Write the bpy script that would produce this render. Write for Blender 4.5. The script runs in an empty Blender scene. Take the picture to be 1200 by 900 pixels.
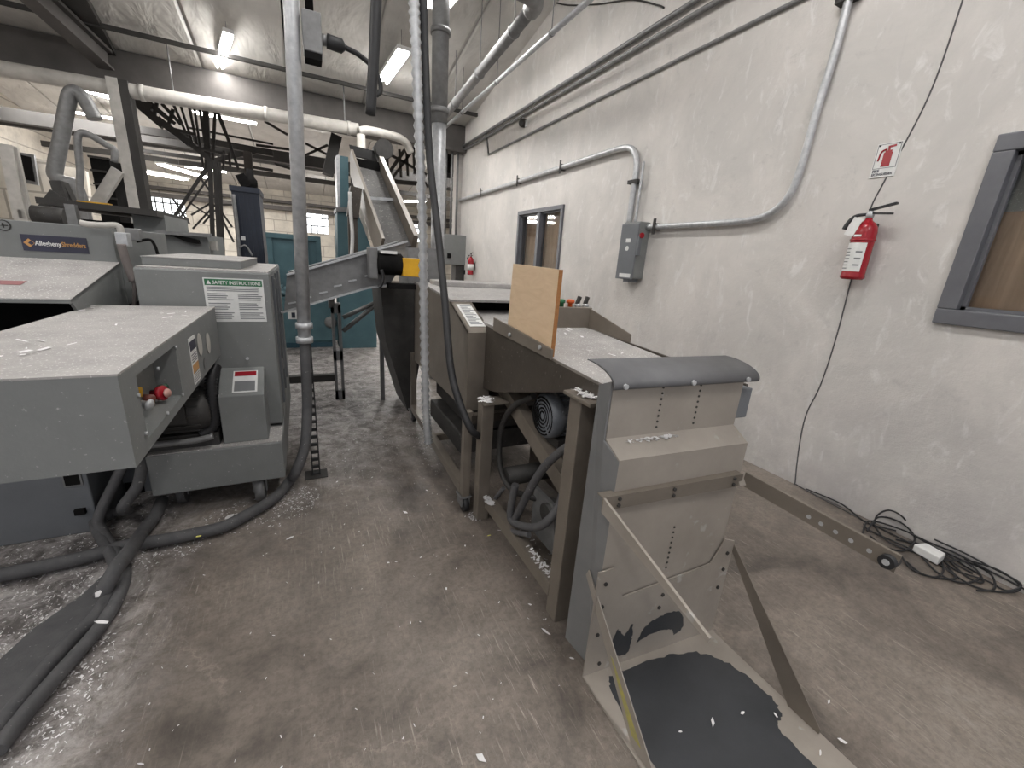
import bpy, bmesh, math, random
from mathutils import Vector, Matrix
random.seed(7)
COL = bpy.context.scene.collection
# ------------------------------------------------------------------ camera geometry (1200x900 frame)
F = 480.0
H = 1.5
Yc = Vector((-248, -160, F)).normalized()
Zc = -Vector((-115, (F*F+248*115)/160.0, F)).normalized()
Zc = (Zc - Yc*Zc.dot(Yc)).normalized()
Xc = Yc.cross(Zc)
CAM = Vector((0, 0, H))
def ray(px, py):
    c = Vector((px-600, py-450, F)); return Vector((Xc.dot(c), Yc.dot(c), Zc.dot(c)))
def at(px, py, axis, val):
    r = ray(px, py); t = (val-CAM[axis])/r[axis]; return CAM+r*t
def atx(px, py, v): return at(px, py, 0, v)
def aty(px, py, v): return at(px, py, 1, v)
def atz(px, py, v=0.0): return at(px, py, 2, v)
RS = 0.19
def roofz(y): return 4.2+RS*(9.5-y) if y < 9.5 else (4.2+0.14*(y-9.5) if y < 17 else 5.25-0.14*(y-17))
def atroof(px, py, off=0.0):
    r = ray(px, py); t = (4.2+off+RS*9.5-H)/(r.z+RS*r.y); return CAM+r*t

# ------------------------------------------------------------------ materials
def mat(name, col, rough=0.6, metal=0.0, col2=None, nscale=6.0, namt=0.5, bump=0.0, bscale=40.0, spec=0.5, emit=None, estr=0.0, stretch=None, speck=None, speck_thr=0.66, speck_scale=60):
    m = bpy.data.materials.new(name); m.use_nodes = True
    nt = m.node_tree; N = nt.nodes; L = nt.links
    b = N['Principled BSDF']
    b.inputs['Roughness'].default_value = rough; b.inputs['Metallic'].default_value = metal
    b.inputs['Specular IOR Level'].default_value = spec
    c = (*col, 1)
    b.inputs['Base Color'].default_value = c
    tc = N.new('ShaderNodeTexCoord'); mp = N.new('ShaderNodeMapping')
    L.new(tc.outputs['Object'], mp.inputs['Vector'])
    if stretch: mp.inputs['Scale'].default_value = stretch
    out = None
    if col2 is None: col2 = tuple(v*0.82 for v in col)
    n = N.new('ShaderNodeTexNoise'); n.inputs['Scale'].default_value = nscale; n.inputs['Detail'].default_value = 6; n.inputs['Roughness'].default_value = 0.6
    L.new(mp.outputs['Vector'], n.inputs['Vector'])
    r = N.new('ShaderNodeValToRGB'); r.color_ramp.elements[0].position = 0.5-namt*0.3; r.color_ramp.elements[1].position = 0.5+namt*0.3
    r.color_ramp.elements[0].color = (*col2, 1); r.color_ramp.elements[1].color = c
    L.new(n.outputs['Fac'], r.inputs['Fac']); out = r.outputs['Color']
    if speck:
        n2 = N.new('ShaderNodeTexNoise'); n2.inputs['Scale'].default_value = speck_scale; n2.inputs['Detail'].default_value = 3
        L.new(mp.outputs['Vector'], n2.inputs['Vector'])
        r2 = N.new('ShaderNodeValToRGB'); r2.color_ramp.elements[0].position = speck_thr; r2.color_ramp.elements[1].position = speck_thr+0.06
        L.new(n2.outputs['Fac'], r2.inputs['Fac'])
        mx = N.new('ShaderNodeMix'); mx.data_type = 'RGBA'
        L.new(r2.outputs['Color'], mx.inputs[0]); L.new(out, mx.inputs[6]); mx.inputs[7].default_value = (*speck, 1); out = mx.outputs[2]
    L.new(out, b.inputs['Base Color'])
    if bump > 0:
        n3 = N.new('ShaderNodeTexNoise'); n3.inputs['Scale'].default_value = bscale; n3.inputs['Detail'].default_value = 5
        L.new(mp.outputs['Vector'], n3.inputs['Vector'])
        bp = N.new('ShaderNodeBump'); bp.inputs['Strength'].default_value = bump; bp.inputs['Distance'].default_value = 0.02
        L.new(n3.outputs['Fac'], bp.inputs['Height']); L.new(bp.outputs['Normal'], b.inputs['Normal'])
    if emit:
        b.inputs['Emission Color'].default_value = (*emit, 1); b.inputs['Emission Strength'].default_value = estr
    return m
def S(r, g, b):   # sRGB 0-255 to linear
    f = lambda v: (v/255/12.92) if v/255 <= .04045 else ((v/255+.055)/1.055)**2.4
    return (f(r), f(g), f(b))

M = {}
M['grey'] = mat('grey_paint', S(126,128,127), 0.5, 0, S(116,118,117), 7, 0.9, 0.04, 120, speck=S(165,164,162), speck_thr=.68, speck_scale=90)
M['grey2'] = mat('blue_grey_paint', S(112,115,119), 0.5, 0, S(100,103,107), 5, 0.8, 0.04, 120)
M['dust'] = mat('dusty_grey_top', S(172,169,166), 0.8, 0, S(146,143,141), 9, 0.9, 0.1, 60, speck=S(222,220,218), speck_thr=.62, speck_scale=130)
M['brown'] = mat('brown_grey_metal', S(130,122,112), 0.4, 0.15, S(110,102,93), 6, 0.9, 0.04, 120)
M['brownd'] = mat('dark_brown_metal', S(84,77,69), 0.5, 0.15, S(64,58,52), 7, 0.9, 0.06, 90, speck=S(120,114,108), speck_thr=.66)
M['steel'] = mat('bare_sheet_steel', S(176,168,159), 0.42, 0.2, S(140,133,124), 3.2, 1.1, 0.03, 80, speck=S(175,172,168), speck_thr=.66, speck_scale=14)
M['galv'] = mat('galvanised_steel', S(204,205,206), 0.35, 0.35, S(165,167,170), 25, 0.8)
M['galvd'] = mat('dull_galvanised', S(138,138,138), 0.5, 0.3, S(112,112,112), 14, 0.8)
M['pipe'] = mat('white_painted_pipe', S(196,192,186), 0.5, 0.0, S(165,162,156), 8, 0.8)
M['black'] = mat('black_rubber', S(42,42,44), 0.55, 0, S(30,30,32), 12, 0.8)
M['dark'] = mat('dark_interior', S(30,29,29), 0.9, 0, S(20,20,20), 10, 0.8, spec=.1)
M['darkm'] = mat('dark_machine', S(66,64,62), 0.6, 0.1, S(46,45,44), 10, 0.8, speck=S(130,127,124), speck_thr=.69)
M['hose'] = mat('dusty_grey_hose', S(92,91,92), 0.7, 0, S(70,70,72), 14, 0.9, 0.1, 150, speck=S(140,138,136), speck_thr=.68)
M['teal'] = mat('teal_paint', S(80,112,120), 0.5, 0, S(66,96,104), 5, 0.8)
M['blue'] = mat('navy_paint', S(34,42,58), 0.5, 0, S(26,32,46), 5, 0.8)
M['yellow'] = mat('yellow_paint', S(222,170,30), 0.5, 0, S(200,150,22), 8, 0.6)
M['ypaint'] = mat('worn_yellow_paint', S(190,180,90), .6, 0, S(150,145,110), 40, .9)
M['red'] = mat('red_paint', S(150,26,38), 0.25, 0, S(150,22,34), 8, 0.5)
M['orange'] = mat('orange_plastic', S(206,88,34), 0.4)
M['green'] = mat('green_print', S(46,112,74), 0.5)
M['white'] = mat('white_label', S(226,226,224), 0.5, 0, S(212,212,210), 20, 0.6)
M['paper'] = mat('white_paper', S(236,234,234), 0.8, 0, S(215,214,214), 20, 0.6)
M['ypaper'] = mat('yellow_paper', S(226,220,120), 0.8)
M['grime'] = mat('print_grey', S(120,122,124), 0.6)
M['sticker'] = mat('navy_sticker', S(54,54,72), 0.5, 0, S(46,46,62), 8, 0.6)
M['tan'] = mat('tan_print', S(200,150,90), 0.5)
M['beam'] = mat('beam_steel', S(92,88,85), 0.7, 0.0, S(66,63,61), 2.2, 0.9, 0.1, 10)
M['dbeam'] = mat('dark_beam', S(62,60,58), 0.7, 0.1, S(44,42,40), 3, 0.9)
M['frame'] = mat('grey_window_frame', S(104,105,110), 0.4, 0, S(92,93,98), 6, 0.6)
M['lamp'] = mat('tube_light', (1,1,1), 0.5, emit=(1,.98,.95), estr=30)
M['housing'] = mat('white_enamel', S(225,225,222), 0.4)
M['daylight'] = mat('daylight_pane', (1,1,1), 0.5, emit=(.93,.97,1), estr=1.9)
M['scoopdirt'] = mat('worn_dark_steel', S(74,76,80), 0.4, 0.35, S(58,60,63), 3, 0.9, 0.03, 60)

def mix_node(N, L, fac, a, b):
    mx = N.new('ShaderNodeMix'); mx.data_type = 'RGBA'
    if hasattr(fac, 'is_linked') or hasattr(fac, 'links'): L.new(fac, mx.inputs[0])
    else: mx.inputs[0].default_value = fac
    for sock, v in ((mx.inputs[6], a), (mx.inputs[7], b)):
        if isinstance(v, tuple): sock.default_value = (*v, 1)
        else: L.new(v, sock)
    return mx.outputs[2]
def noise(N, L, vec, scale, detail=6, rough=.6, dist=0.0):
    n = N.new('ShaderNodeTexNoise'); n.inputs['Scale'].default_value = scale; n.inputs['Detail'].default_value = detail
    n.inputs['Roughness'].default_value = rough; n.inputs['Distortion'].default_value = dist
    L.new(vec, n.inputs['Vector']); return n.outputs['Fac']
def ramp(N, L, fac, a, b, ca=(0,0,0), cb=(1,1,1)):
    r = N.new('ShaderNodeValToRGB'); r.color_ramp.elements[0].position = a; r.color_ramp.elements[1].position = b
    r.color_ramp.elements[0].color = (*ca, 1); r.color_ramp.elements[1].color = (*cb, 1)
    L.new(fac, r.inputs['Fac']); return r.outputs['Color']
def mapped(N, L, scale=(1,1,1), rot=(0,0,0)):
    tc = N.new('ShaderNodeTexCoord'); mp = N.new('ShaderNodeMapping'); mp.inputs['Scale'].default_value = scale; mp.inputs['Rotation'].default_value = rot
    L.new(tc.outputs['Object'], mp.inputs['Vector']); return mp.outputs['Vector']
def newmat(name):
    m = bpy.data.materials.new(name); m.use_nodes = True
    return m, m.node_tree.nodes, m.node_tree.links, m.node_tree.nodes['Principled BSDF']
def bump(N, L, b, h, strength, dist):
    bp = N.new('ShaderNodeBump'); bp.inputs['Strength'].default_value = strength; bp.inputs['Distance'].default_value = dist
    L.new(h, bp.inputs['Height']); L.new(bp.outputs['Normal'], b.inputs['Normal'])

# floor concrete
m, N, L, b = newmat('floor_concrete')
v = mapped(N, L)
big = noise(N, L, v, 0.8, 5, .6, .5); mid = noise(N, L, v, 3.2, 9, .72, .6)
fine = noise(N, L, v, 38, 8, .8)
def mathn(op, a, b_=None, c_=None, clamp=False):
    n = N.new('ShaderNodeMath'); n.operation = op; n.use_clamp = clamp
    for k, v_ in enumerate((a, b_, c_)):
        if v_ is None: continue
        if isinstance(v_, (int, float)): n.inputs[k].default_value = v_
        else: L.new(v_, n.inputs[k])
    return n.outputs[0]
c = ramp(N, L, mid, .36, .64, S(78,72,67), S(126,116,107))
c = mix_node(N, L, mathn('MULTIPLY', ramp(N, L, big, .42, .60), .62), c, S(156,145,134))
c = mix_node(N, L, mathn('MULTIPLY', ramp(N, L, fine, .44, .60), .38), c, S(66,61,57))
for rot, th in ((.5, .60), (-.8, .63), (1.5, .64)):     # fine scratches in several directions
    sk = noise(N, L, mapped(N, L, (22, 1.3, 1), (0, 0, rot)), 4, 7, .75, .3)
    pm_ = ramp(N, L, noise(N, L, mapped(N, L, (1, 1, 1), (0, 0, rot)), 1.3, 4), .45, .6)
    c = mix_node(N, L, mathn('MULTIPLY', mathn('MULTIPLY', ramp(N, L, sk, th-.03, th+.06), pm_), .8), c, S(186,176,165))
vo = N.new('ShaderNodeTexVoronoi'); vo.feature = 'DISTANCE_TO_EDGE'; vo.inputs['Scale'].default_value = 0.42
nn = N.new('ShaderNodeTexNoise'); nn.inputs['Scale'].default_value = 2.2; nn.inputs['Detail'].default_value = 8; nn.inputs['Roughness'].default_value = .7; L.new(v, nn.inputs['Vector'])
sc_ = N.new('ShaderNodeVectorMath'); sc_.operation = 'SCALE'; sc_.inputs['Scale'].default_value = .9; L.new(nn.outputs['Color'], sc_.inputs[0])
wv = N.new('ShaderNodeVectorMath'); wv.operation = 'ADD'; L.new(v, wv.inputs[0]); L.new(sc_.outputs[0], wv.inputs[1]); L.new(wv.outputs[0], vo.inputs['Vector'])
c = mix_node(N, L, mathn('MULTIPLY', ramp(N, L, vo.outputs['Distance'], .0, .006, (1,1,1), (0,0,0)), mathn('MULTIPLY', ramp(N, L, big, .45, .55), .5)), c, S(172,160,148))
# grey paper dust lies left of the aisle and further back in the hall
sep = N.new('ShaderNodeSeparateXYZ'); L.new(v, sep.inputs[0])
fx = mathn('MULTIPLY_ADD', sep.outputs['X'], -2.4, -1.15, True)
fy = mathn('MULTIPLY_ADD', sep.outputs['Y'], .5, -1.0, True)
fxx = mathn('MULTIPLY_ADD', sep.outputs['X'], -.6, 1.2, True)
md = mathn('MAXIMUM', fx, mathn('MULTIPLY', fy, fxx))
md = mathn('MULTIPLY', mathn('ADD', md, mathn('MULTIPLY_ADD', big, .9, -.45), None, True), .85)
dn = noise(N, L, mapped(N, L, (1, 1, 1), (0, 0, .4)), 7, 10, .82, .5)
dcol = ramp(N, L, dn, .42, .62, S(78,74,73), S(196,191,189))
c = mix_node(N, L, md, c, dcol)
fl = noise(N, L, mapped(N, L, (1.6, .8, 1), (0, 0, -.6)), 26, 6, .7)
c = mix_node(N, L, mathn('MULTIPLY', ramp(N, L, fl, .60, .66), md), c, S(222,218,216))
L.new(c, b.inputs['Base Color'])
L.new(ramp(N, L, mid, .3, .7, (.42,.42,.42), (.62,.62,.62)), b.inputs['Roughness'])
bump(N, L, b, fine, .15, .006)
M['floor'] = m
# right wall plaster
m, N, L, b = newmat('wall_plaster')
v = mapped(N, L)
c = ramp(N, L, noise(N, L, v, 1.3, 7, .65, .6), .35, .65, S(196,193,189), S(214,209,204))
c = mix_node(N, L, ramp(N, L, noise(N, L, mapped(N, L, (1, 2.2, 1)), 4, 9, .7, 1.0), .55, .78), c, S(228,226,224))
c = mix_node(N, L, ramp(N, L, noise(N, L, v, 7, 9, .75, .4), .58, .80), c, S(176,173,171))
sx = N.new('ShaderNodeSeparateXYZ'); L.new(v, sx.inputs[0])
# patchy greyer tone, stronger towards the foot of the wall
g1 = N.new('ShaderNodeMapRange'); g1.inputs['From Min'].default_value = 1.5; g1.inputs['From Max'].default_value = .1; g1.inputs['To Max'].default_value = .55; L.new(sx.outputs['Z'], g1.inputs['Value'])
g2 = N.new('ShaderNodeMath'); g2.operation = 'MULTIPLY'; L.new(g1.outputs[0], g2.inputs[0]); L.new(ramp(N, L, noise(N, L, v, 2.6, 9, .7), .38, .62), g2.inputs[1])
c = mix_node(N, L, g2.outputs[0], c, S(164,160,160))
# vertical drips
c = mix_node(N, L, ramp(N, L, noise(N, L, mapped(N, L, (1, 7, .5)), 1.6, 7, .6, .3), .66, .8), c, S(188,185,183))
L.new(c, b.inputs['Base Color']); b.inputs['Roughness'].default_value = .8
bump(N, L, b, noise(N, L, v, 22, 8, .75), .35, .012)
M['wall'] = m
# block wall
m, N, L, b = newmat('wall_block')
v = mapped(N, L, (1, 1, 1), (math.pi/2, 0, 0))
br = N.new('ShaderNodeTexBrick'); br.inputs['Scale'].default_value = 1; br.inputs['Brick Width'].default_value = 1.1; br.inputs['Row Height'].default_value = .55; br.inputs['Mortar Size'].default_value = .02
br.inputs['Color1'].default_value = (*S(205,198,186), 1); br.inputs['Color2'].default_value = (*S(190,184,172), 1); br.inputs['Mortar'].default_value = (*S(150,145,136), 1)
L.new(v, br.inputs['Vector'])
c = mix_node(N, L, ramp(N, L, noise(N, L, v, 2, 8, .7), .45, .75), br.outputs['Color'], S(160,154,146))
L.new(c, b.inputs['Base Color']); b.inputs['Roughness'].default_value = .85
M['block'] = m
# insulation roof
m, N, L, b = newmat('roof_insulation')
v = mapped(N, L)
c = ramp(N, L, noise(N, L, v, 1.2, 6, .6, .5), .35, .65, S(186,183,178), S(208,205,200))
sx = N.new('ShaderNodeSeparateXYZ'); L.new(v, sx.inputs[0])
pm = N.new('ShaderNodeMath'); pm.operation = 'PINGPONG'; pm.inputs[1].default_value = .62; L.new(sx.outputs['X'], pm.inputs[0])
c = mix_node(N, L, ramp(N, L, pm.outputs[0], .0, .022, (.8,.8,.8), (0,0,0)), c, S(128,125,121))
L.new(c, b.inputs['Base Color']); b.inputs['Roughness'].default_value = .42
wr = noise(N, L, mapped(N, L, (2.4, 1, 1), (0, 0, .35)), 1.4, 3, .5, .5)
ad = N.new('ShaderNodeMath'); ad.operation = 'ADD'; L.new(wr, ad.inputs[0])
sm = ramp(N, L, pm.outputs[0], .0, .04); L.new(sm, ad.inputs[1])
bump(N, L, b, ad.outputs[0], .55, .1)
M['roof'] = m
# plywood
m, N, L, b = newmat('plywood')
v = mapped(N, L, (1, 1.0, 4))
c = ramp(N, L, noise(N, L, v, 5, 6, .65, 1.5), .3, .7, S(208,180,146), S(222,197,165))
L.new(c, b.inputs['Base Color']); b.inputs['Roughness'].default_value = .65
M['ply'] = m
M['plyedge'] = mat('plywood_edge', S(176,122,72), .7, 0, S(146,98,56), 60, .9)
m, N, L, b = newmat('brown_board')
c = ramp(N, L, noise(N, L, mapped(N, L, (1, 5, .6)), 2.2, 8, .65, .8), .32, .68, S(150,118,96), S(196,160,134))
L.new(c, b.inputs['Base Color']); b.inputs['Roughness'].default_value = .7
M['board'] = m
m, N, L, b = newmat('window_glass')
b.inputs['Base Color'].default_value = (.9, .95, .95, 1); b.inputs['Roughness'].default_value = .03
b.inputs['Transmission Weight'].default_value = 1.0; b.inputs['IOR'].default_value = 1.45
M['glass'] = m

# ------------------------------------------------------------------ mesh builder
def catmull(pts, n=8):
    P_ = [Vector(p) for p in pts]
    if len(P_) < 3: return P_
    Q = [P_[0]*2-P_[1]]+P_+[P_[-1]*2-P_[-2]]
    out = []
    for i in range(1, len(Q)-2):
        a, b_, c_, d = Q[i-1], Q[i], Q[i+1], Q[i+2]
        for k in range(n):
            t = k/n
            out.append(.5*((2*b_)+(c_-a)*t+(2*a-5*b_+4*c_-d)*t*t+(3*b_-a-3*c_+d)*t**3))
    out.append(P_[-1]); return out
class MB:
    def __init__(s): s.v = []; s.f = []; s.sm = []; s.mi = []; s.cur = 0
    def add(s, vs, fs, smooth=False):
        o = len(s.v); s.v += [Vector(x) for x in vs]
        for f in fs: s.f.append(tuple(i+o for i in f)); s.sm.append(smooth); s.mi.append(s.cur)
        return s
    def box(s, x0, x1, y0, y1, z0, z1):
        vs = [(x, y, z) for x in (x0, x1) for y in (y0, y1) for z in (z0, z1)]
        return s.add(vs, [(0,1,3,2),(4,6,7,5),(0,4,5,1),(2,3,7,6),(0,2,6,4),(1,5,7,3)])
    def bar(s, p, q, w, h, up=(0,0,1)):
        p = Vector(p); q = Vector(q); d = (q-p).normalized(); u = Vector(up)
        sd = d.cross(u)
        if sd.length < 1e-4: sd = d.cross(Vector((0,1,0)))
        sd.normalize(); u = sd.cross(d).normalized()
        vs = []
        for e in (p, q):
            for a_, b_ in ((-1,-1),(1,-1),(1,1),(-1,1)): vs.append(e+sd*w/2*a_+u*h/2*b_)
        return s.add(vs, [(0,3,2,1),(4,5,6,7),(0,1,5,4),(1,2,6,5),(2,3,7,6),(3,0,4,7)])
    def tube(s, pts, r, n=12, spline=True, res=8, ribs=None):
        P_ = catmull(pts, res) if spline else [Vector(p) for p in pts]
        if not spline and len(P_) == 2 and ribs:
            P_ = [P_[0].lerp(P_[1], i/ribs) for i in range(ribs+1)]
        vs = []; fs = []
        prev = None
        for i, p in enumerate(P_):
            d = (P_[min(i+1, len(P_)-1)]-P_[max(i-1, 0)]).normalized()
            if prev is None:
                a = d.orthogonal().normalized()
            else:
                a = (prev-d*prev.dot(d))
                a = a.normalized() if a.length > 1e-5 else d.orthogonal().normalized()
            prev = a; c_ = d.cross(a)
            rr = r(i/(len(P_)-1)) if callable(r) else r
            if ribs: rr = rr*(1.2 if i % 2 else .78)
            for k in range(n):
                t = 2*math.pi*k/n; vs.append(p+(a*math.cos(t)+c_*math.sin(t))*rr)
        m_ = len(P_)
        for i in range(m_-1):
            for k in range(n):
                fs.append((i*n+k, i*n+(k+1) % n, (i+1)*n+(k+1) % n, (i+1)*n+k))
        s.add(vs, fs, True)
        o = len(s.v)-len(vs)
        s.f.append(tuple(o+k for k in reversed(range(n)))); s.sm.append(False); s.mi.append(s.cur)
        s.f.append(tuple(o+(m_-1)*n+k for k in range(n))); s.sm.append(False); s.mi.append(s.cur)
        return s
    def cyl(s, p, q, r, n=20): return s.tube([p, q], r, n, False)
    def lathe(s, base, axis, prof, n=24):   # prof: (dist, radius)
        base = Vector(base); d = Vector(axis).normalized(); a = d.orthogonal().normalized(); c_ = d.cross(a)
        vs = []; fs = []
        for (t, r) in prof:
            for k in range(n):
                w = 2*math.pi*k/n; vs.append(base+d*t+(a*math.cos(w)+c_*math.sin(w))*r)
        for i in range(len(prof)-1):
            for k in range(n): fs.append((i*n+k, i*n+(k+1) % n, (i+1)*n+(k+1) % n, (i+1)*n+k))
        fs.append(tuple(reversed(range(n)))); fs.append(tuple((len(prof)-1)*n+k for k in range(n)))
        return s.add(vs, fs, True)
    def prism(s, poly, off):                # planar polygon of 3-D points extruded by a vector
        off = Vector(off); n = len(poly); vs = [Vector(p) for p in poly]+[Vector(p)+off for p in poly]
        fs = [tuple(range(n)), tuple(range(2*n-1, n-1, -1))]+[(i, i+n, (i+1) % n+n, (i+1) % n) for i in range(n)]
        return s.add(vs, fs)
    def yz(s, poly, x0, x1): return s.prism([(x0, y, z) for y, z in poly], (x1-x0, 0, 0))
    def xz(s, poly, y0, y1): return s.prism([(x, y0, z) for x, z in poly], (0, y1-y0, 0))
    def build(s, name, m, parent=None, bevel=0.0):
        me = bpy.data.meshes.new(name)
        off = wmat(parent).inverted() if parent else Matrix()
        me.from_pydata([off @ v_ for v_ in s.v], [], s.f)
        ms = m if isinstance(m, (list, tuple)) else [m]
        for x in ms: me.materials.append(x)
        for i, p in enumerate(me.polygons): p.use_smooth = s.sm[i]; p.material_index = s.mi[i]
        bm = bmesh.new(); bm.from_mesh(me); bmesh.ops.recalc_face_normals(bm, faces=bm.faces); bm.to_mesh(me); bm.free()
        o = bpy.data.objects.new(name, me); COL.objects.link(o)
        if parent: o.parent = parent
        if bevel:
            bv = o.modifiers.new('bevel', 'BEVEL'); bv.width = bevel; bv.segments = 2; bv.limit_method = 'ANGLE'; bv.angle_limit = math.radians(50)
        return o
def wmat(o):
    mm = Matrix()
    while o is not None:
        mm = Matrix.Translation(o.location) @ o.rotation_euler.to_matrix().to_4x4() @ mm
        o = o.parent
    return mm
def tag(o, label=None, cat=None, group=None, kind=None):
    if label: o['label'] = label
    if cat: o['category'] = cat
    if group: o['group'] = group
    if kind: o['kind'] = kind
    return o
def thing(name, label, cat, loc=(0,0,0), rz=0, group=None):
    o = bpy.data.objects.new(name, None); COL.objects.link(o); o.location = loc; o.rotation_euler = (0, 0, rz)
    o.empty_display_size = .1
    return tag(o, label, cat, group)
def text_mesh(name, s, size, m, origin, xdir, ydir, parent, fit=None, ext=.0008):
    cu = bpy.data.curves.new(name+'_c', 'FONT'); cu.body = s; cu.size = size; cu.extrude = ext; cu.offset = size*.018; cu.resolution_u = 3
    to = bpy.data.objects.new(name+'_t', cu); COL.objects.link(to)
    dg = bpy.context.evaluated_depsgraph_get()
    me = bpy.data.meshes.new_from_object(to.evaluated_get(dg)); bpy.data.objects.remove(to); bpy.data.curves.remove(cu)
    xs = [v_.co.x for v_ in me.vertices]; w = max(xs)-min(xs)
    k = fit/w if fit else 1
    X = Vector(xdir).normalized(); Y = Vector(ydir).normalized(); Z = X.cross(Y)
    off = wmat(parent).inverted()
    for v_ in me.vertices:
        c_ = v_.co.copy(); v_.co = off @ (Vector(origin)+X*(c_.x-min(xs))*k+Y*c_.y+Z*c_.z)
    me.materials.clear(); me.materials.append(m); me.name = name
    o = bpy.data.objects.new(name, me); COL.objects.link(o); o.parent = parent
    return o
def lin(a, b, t): return a+(b-a)*t

# ------------------------------------------------------------------ the setting
XW = 3.32
def struct(mb, name, m): return tag(mb.build(name, m), kind='structure')
f = MB().box(-7.2, XW+.2, -2.5, 9.8, -.12, 0); f.box(-7.2, 12, 9.8, 25.2, -.12, 0); struct(f, 'floor', M['floor'])
# right wall with two window openings
w1 = (-.35, 1.07, 1.33, 2.31); w2 = (5.21, 6.60, 1.33, 2.32)
w = MB()
ys = [-2.5, w1[0], w1[1], w2[0], w2[1], 9.8]
for i in range(5):
    y0, y1 = ys[i], ys[i+1]
    if i in (1, 3):
        w.box(XW, XW+.2, y0, y1, 0, 1.33); w.box(XW, XW+.2, y0, y1, (w1 if i == 1 else w2)[3], 6.6)
    else: w.box(XW, XW+.2, y0, y1, 0, 6.6)
struct(w, 'wall_right', M['wall'])
# far and left walls
fw = MB(); zt = 4.15
wins = []
for a, b_ in (((170,222),(220,262)), ((357,246),(386,279)), ((482,258),(499,283))):
    p, q = aty(*a, 25), aty(*b_, 25); wins.append((p.x, q.x, 2.25, 3.4))
xs = [-7.2]; 
for x0, x1, z0, z1 in wins: xs += [x0, x1]
xs.append(12)
for i in range(len(xs)-1):
    if i % 2: fw.box(xs[i], xs[i+1], 25, 25.2, 0, 2.25); fw.box(xs[i], xs[i+1], 25, 25.2, 3.4, zt+.1)
    else: fw.box(xs[i], xs[i+1], 25, 25.2, 0, zt+.1)
struct(fw, 'wall_far', M['block'])
lw = MB().box(-7.4, -7.2, -2.5, 25.2, 0, 6.6); struct(lw, 'wall_left', M['block'])
lw = MB().box(12, 12.2, 9.8, 25.2, 0, 5.4); struct(lw, 'wall_side', M['block'])
struct(MB().box(XW+.2, 12, 9.7, 9.8, 0, 4.4), 'wall_return', M['block'])
for i, (x0, x1, z0, z1) in enumerate(wins):
    n_ = 'window_%d' % (i+3)
    o = struct(MB().box(x0, x1, 25.12, 25.14, z0, z1), n_, M['daylight'])
    g = MB(); k = max(3, round((x1-x0)/.28))
    for j in range(k+1): g.box(lin(x0, x1, j/k)-.022, lin(x0, x1, j/k)+.022, 25.04, 25.08, z0, z1)
    for j in range(4): g.box(x0, x1, 25.04, 25.08, lin(z0, z1, j/3)-.025, lin(z0, z1, j/3)+.025)
    g.build('window_bars', M['dbeam'], o)
# roof
r = MB()
r.yz([(-2.5, roofz(-2.5)), (9.5, 4.2), (9.5, 4.3), (-2.5, roofz(-2.5)+.1)], -7.4, XW+.2)
r.yz([(9.5, 4.2), (17, 5.25), (25.2, roofz(25.2)), (25.2, roofz(25.2)+.1), (17, 5.35), (9.5, 4.3)], -7.4, 12.2)
struct(r, 'ceiling', M['roof'])
# windows in right wall
def wall_window(name, w, mull, board):
    y0, y1, z0, z1 = w; fr = .06 if mull else .085
    g = MB()
    g.box(XW-.03, XW+.12, y0, y1, z0, z0+fr); g.box(XW-.03, XW+.12, y0, y1, z1-fr, z1)
    g.box(XW-.03, XW+.12, y1-fr, y1, z0+fr, z1-fr); g.box(XW-.03, XW+.12, y0, y0+fr, z0+fr, z1-fr)
    if mull: g.box(XW-.02, XW+.1, (y0+y1)/2-.04, (y0+y1)/2+.04, z0+fr, z1-fr)
    o = g.build(name, M['frame'], None, .006); tag(o, kind='structure')
    g = MB(); i_ = .02
    for a, b_, c_, d in ((y0+fr, y1-fr, z0+fr, z0+fr+i_), (y0+fr, y1-fr, z1-fr-i_, z1-fr), (y1-fr-i_, y1-fr, z0+fr, z1-fr)):
        g.box(XW+.02, XW+.05, a, b_, c_, d)
    g.build('glazing_bead', M['frame'], o)
    MB().box(XW+.055, XW+.061, y0+fr, y1-fr, z0+fr, z1-fr).build('glass_pane', M['glass'], o)
    MB().box(XW+.16, XW+.18, y0-.02, y1+.02, z0, z1 if board else z0+.62).build('wooden_board', M['board'], o)
    if not board: MB().box(XW+.19, XW+.2, y0-.02, y1+.02, z0, z1).build('pale_backing', M['dust'], o)
    return o
wall_window('window_1', w1, False, False)
wall_window('window_2', w2, True, True)
# valley beam, purlins, rafters
b_ = MB(); b_.box(-7.2, XW, 9.42, 9.58, 3.72, 4.2); b_.box(-7.2, XW, 9.3, 9.7, 3.68, 3.74); struct(b_, 'trim_1', M['beam'])
def purlin(px, py, name, n=.06, m='dbeam', x0=-7.2, x1=XW):
    p = atroof(px, py, -.1); return struct(MB().box(x0, x1, p.y-n/2, p.y+n/2, p.z-n/2, p.z+n*.6), name, M[m])
purlin(150, 38, 'trim_2', .05); 
p = aty(150, 158, 13); struct(MB().box(-7.2, 8, 12.9, 13.1, p.z-.1, p.z+.15), 'trim_3', M['dbeam'])
p = aty(300, 185, 17); struct(MB().box(-7.2, 10, 16.95, 17.1, p.z-.12, p.z+.12), 'trim_4', M['dbeam'])
p = aty(320, 205, 20); struct(MB().box(-7.2, 11, 19.95, 20.1, p.z-.08, p.z+.08), 'trim_5', M['dbeam'])
p = aty(320, 238, 24.7); struct(MB().box(-7.2, 12, 24.6, 25, p.z-.28, p.z-.1), 'trim_6', M['beam'])
struct(MB().box(-7.2, 12, 24.7, 25, p.z+.05, p.z+.18), 'trim_7', M['beam'])
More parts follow.
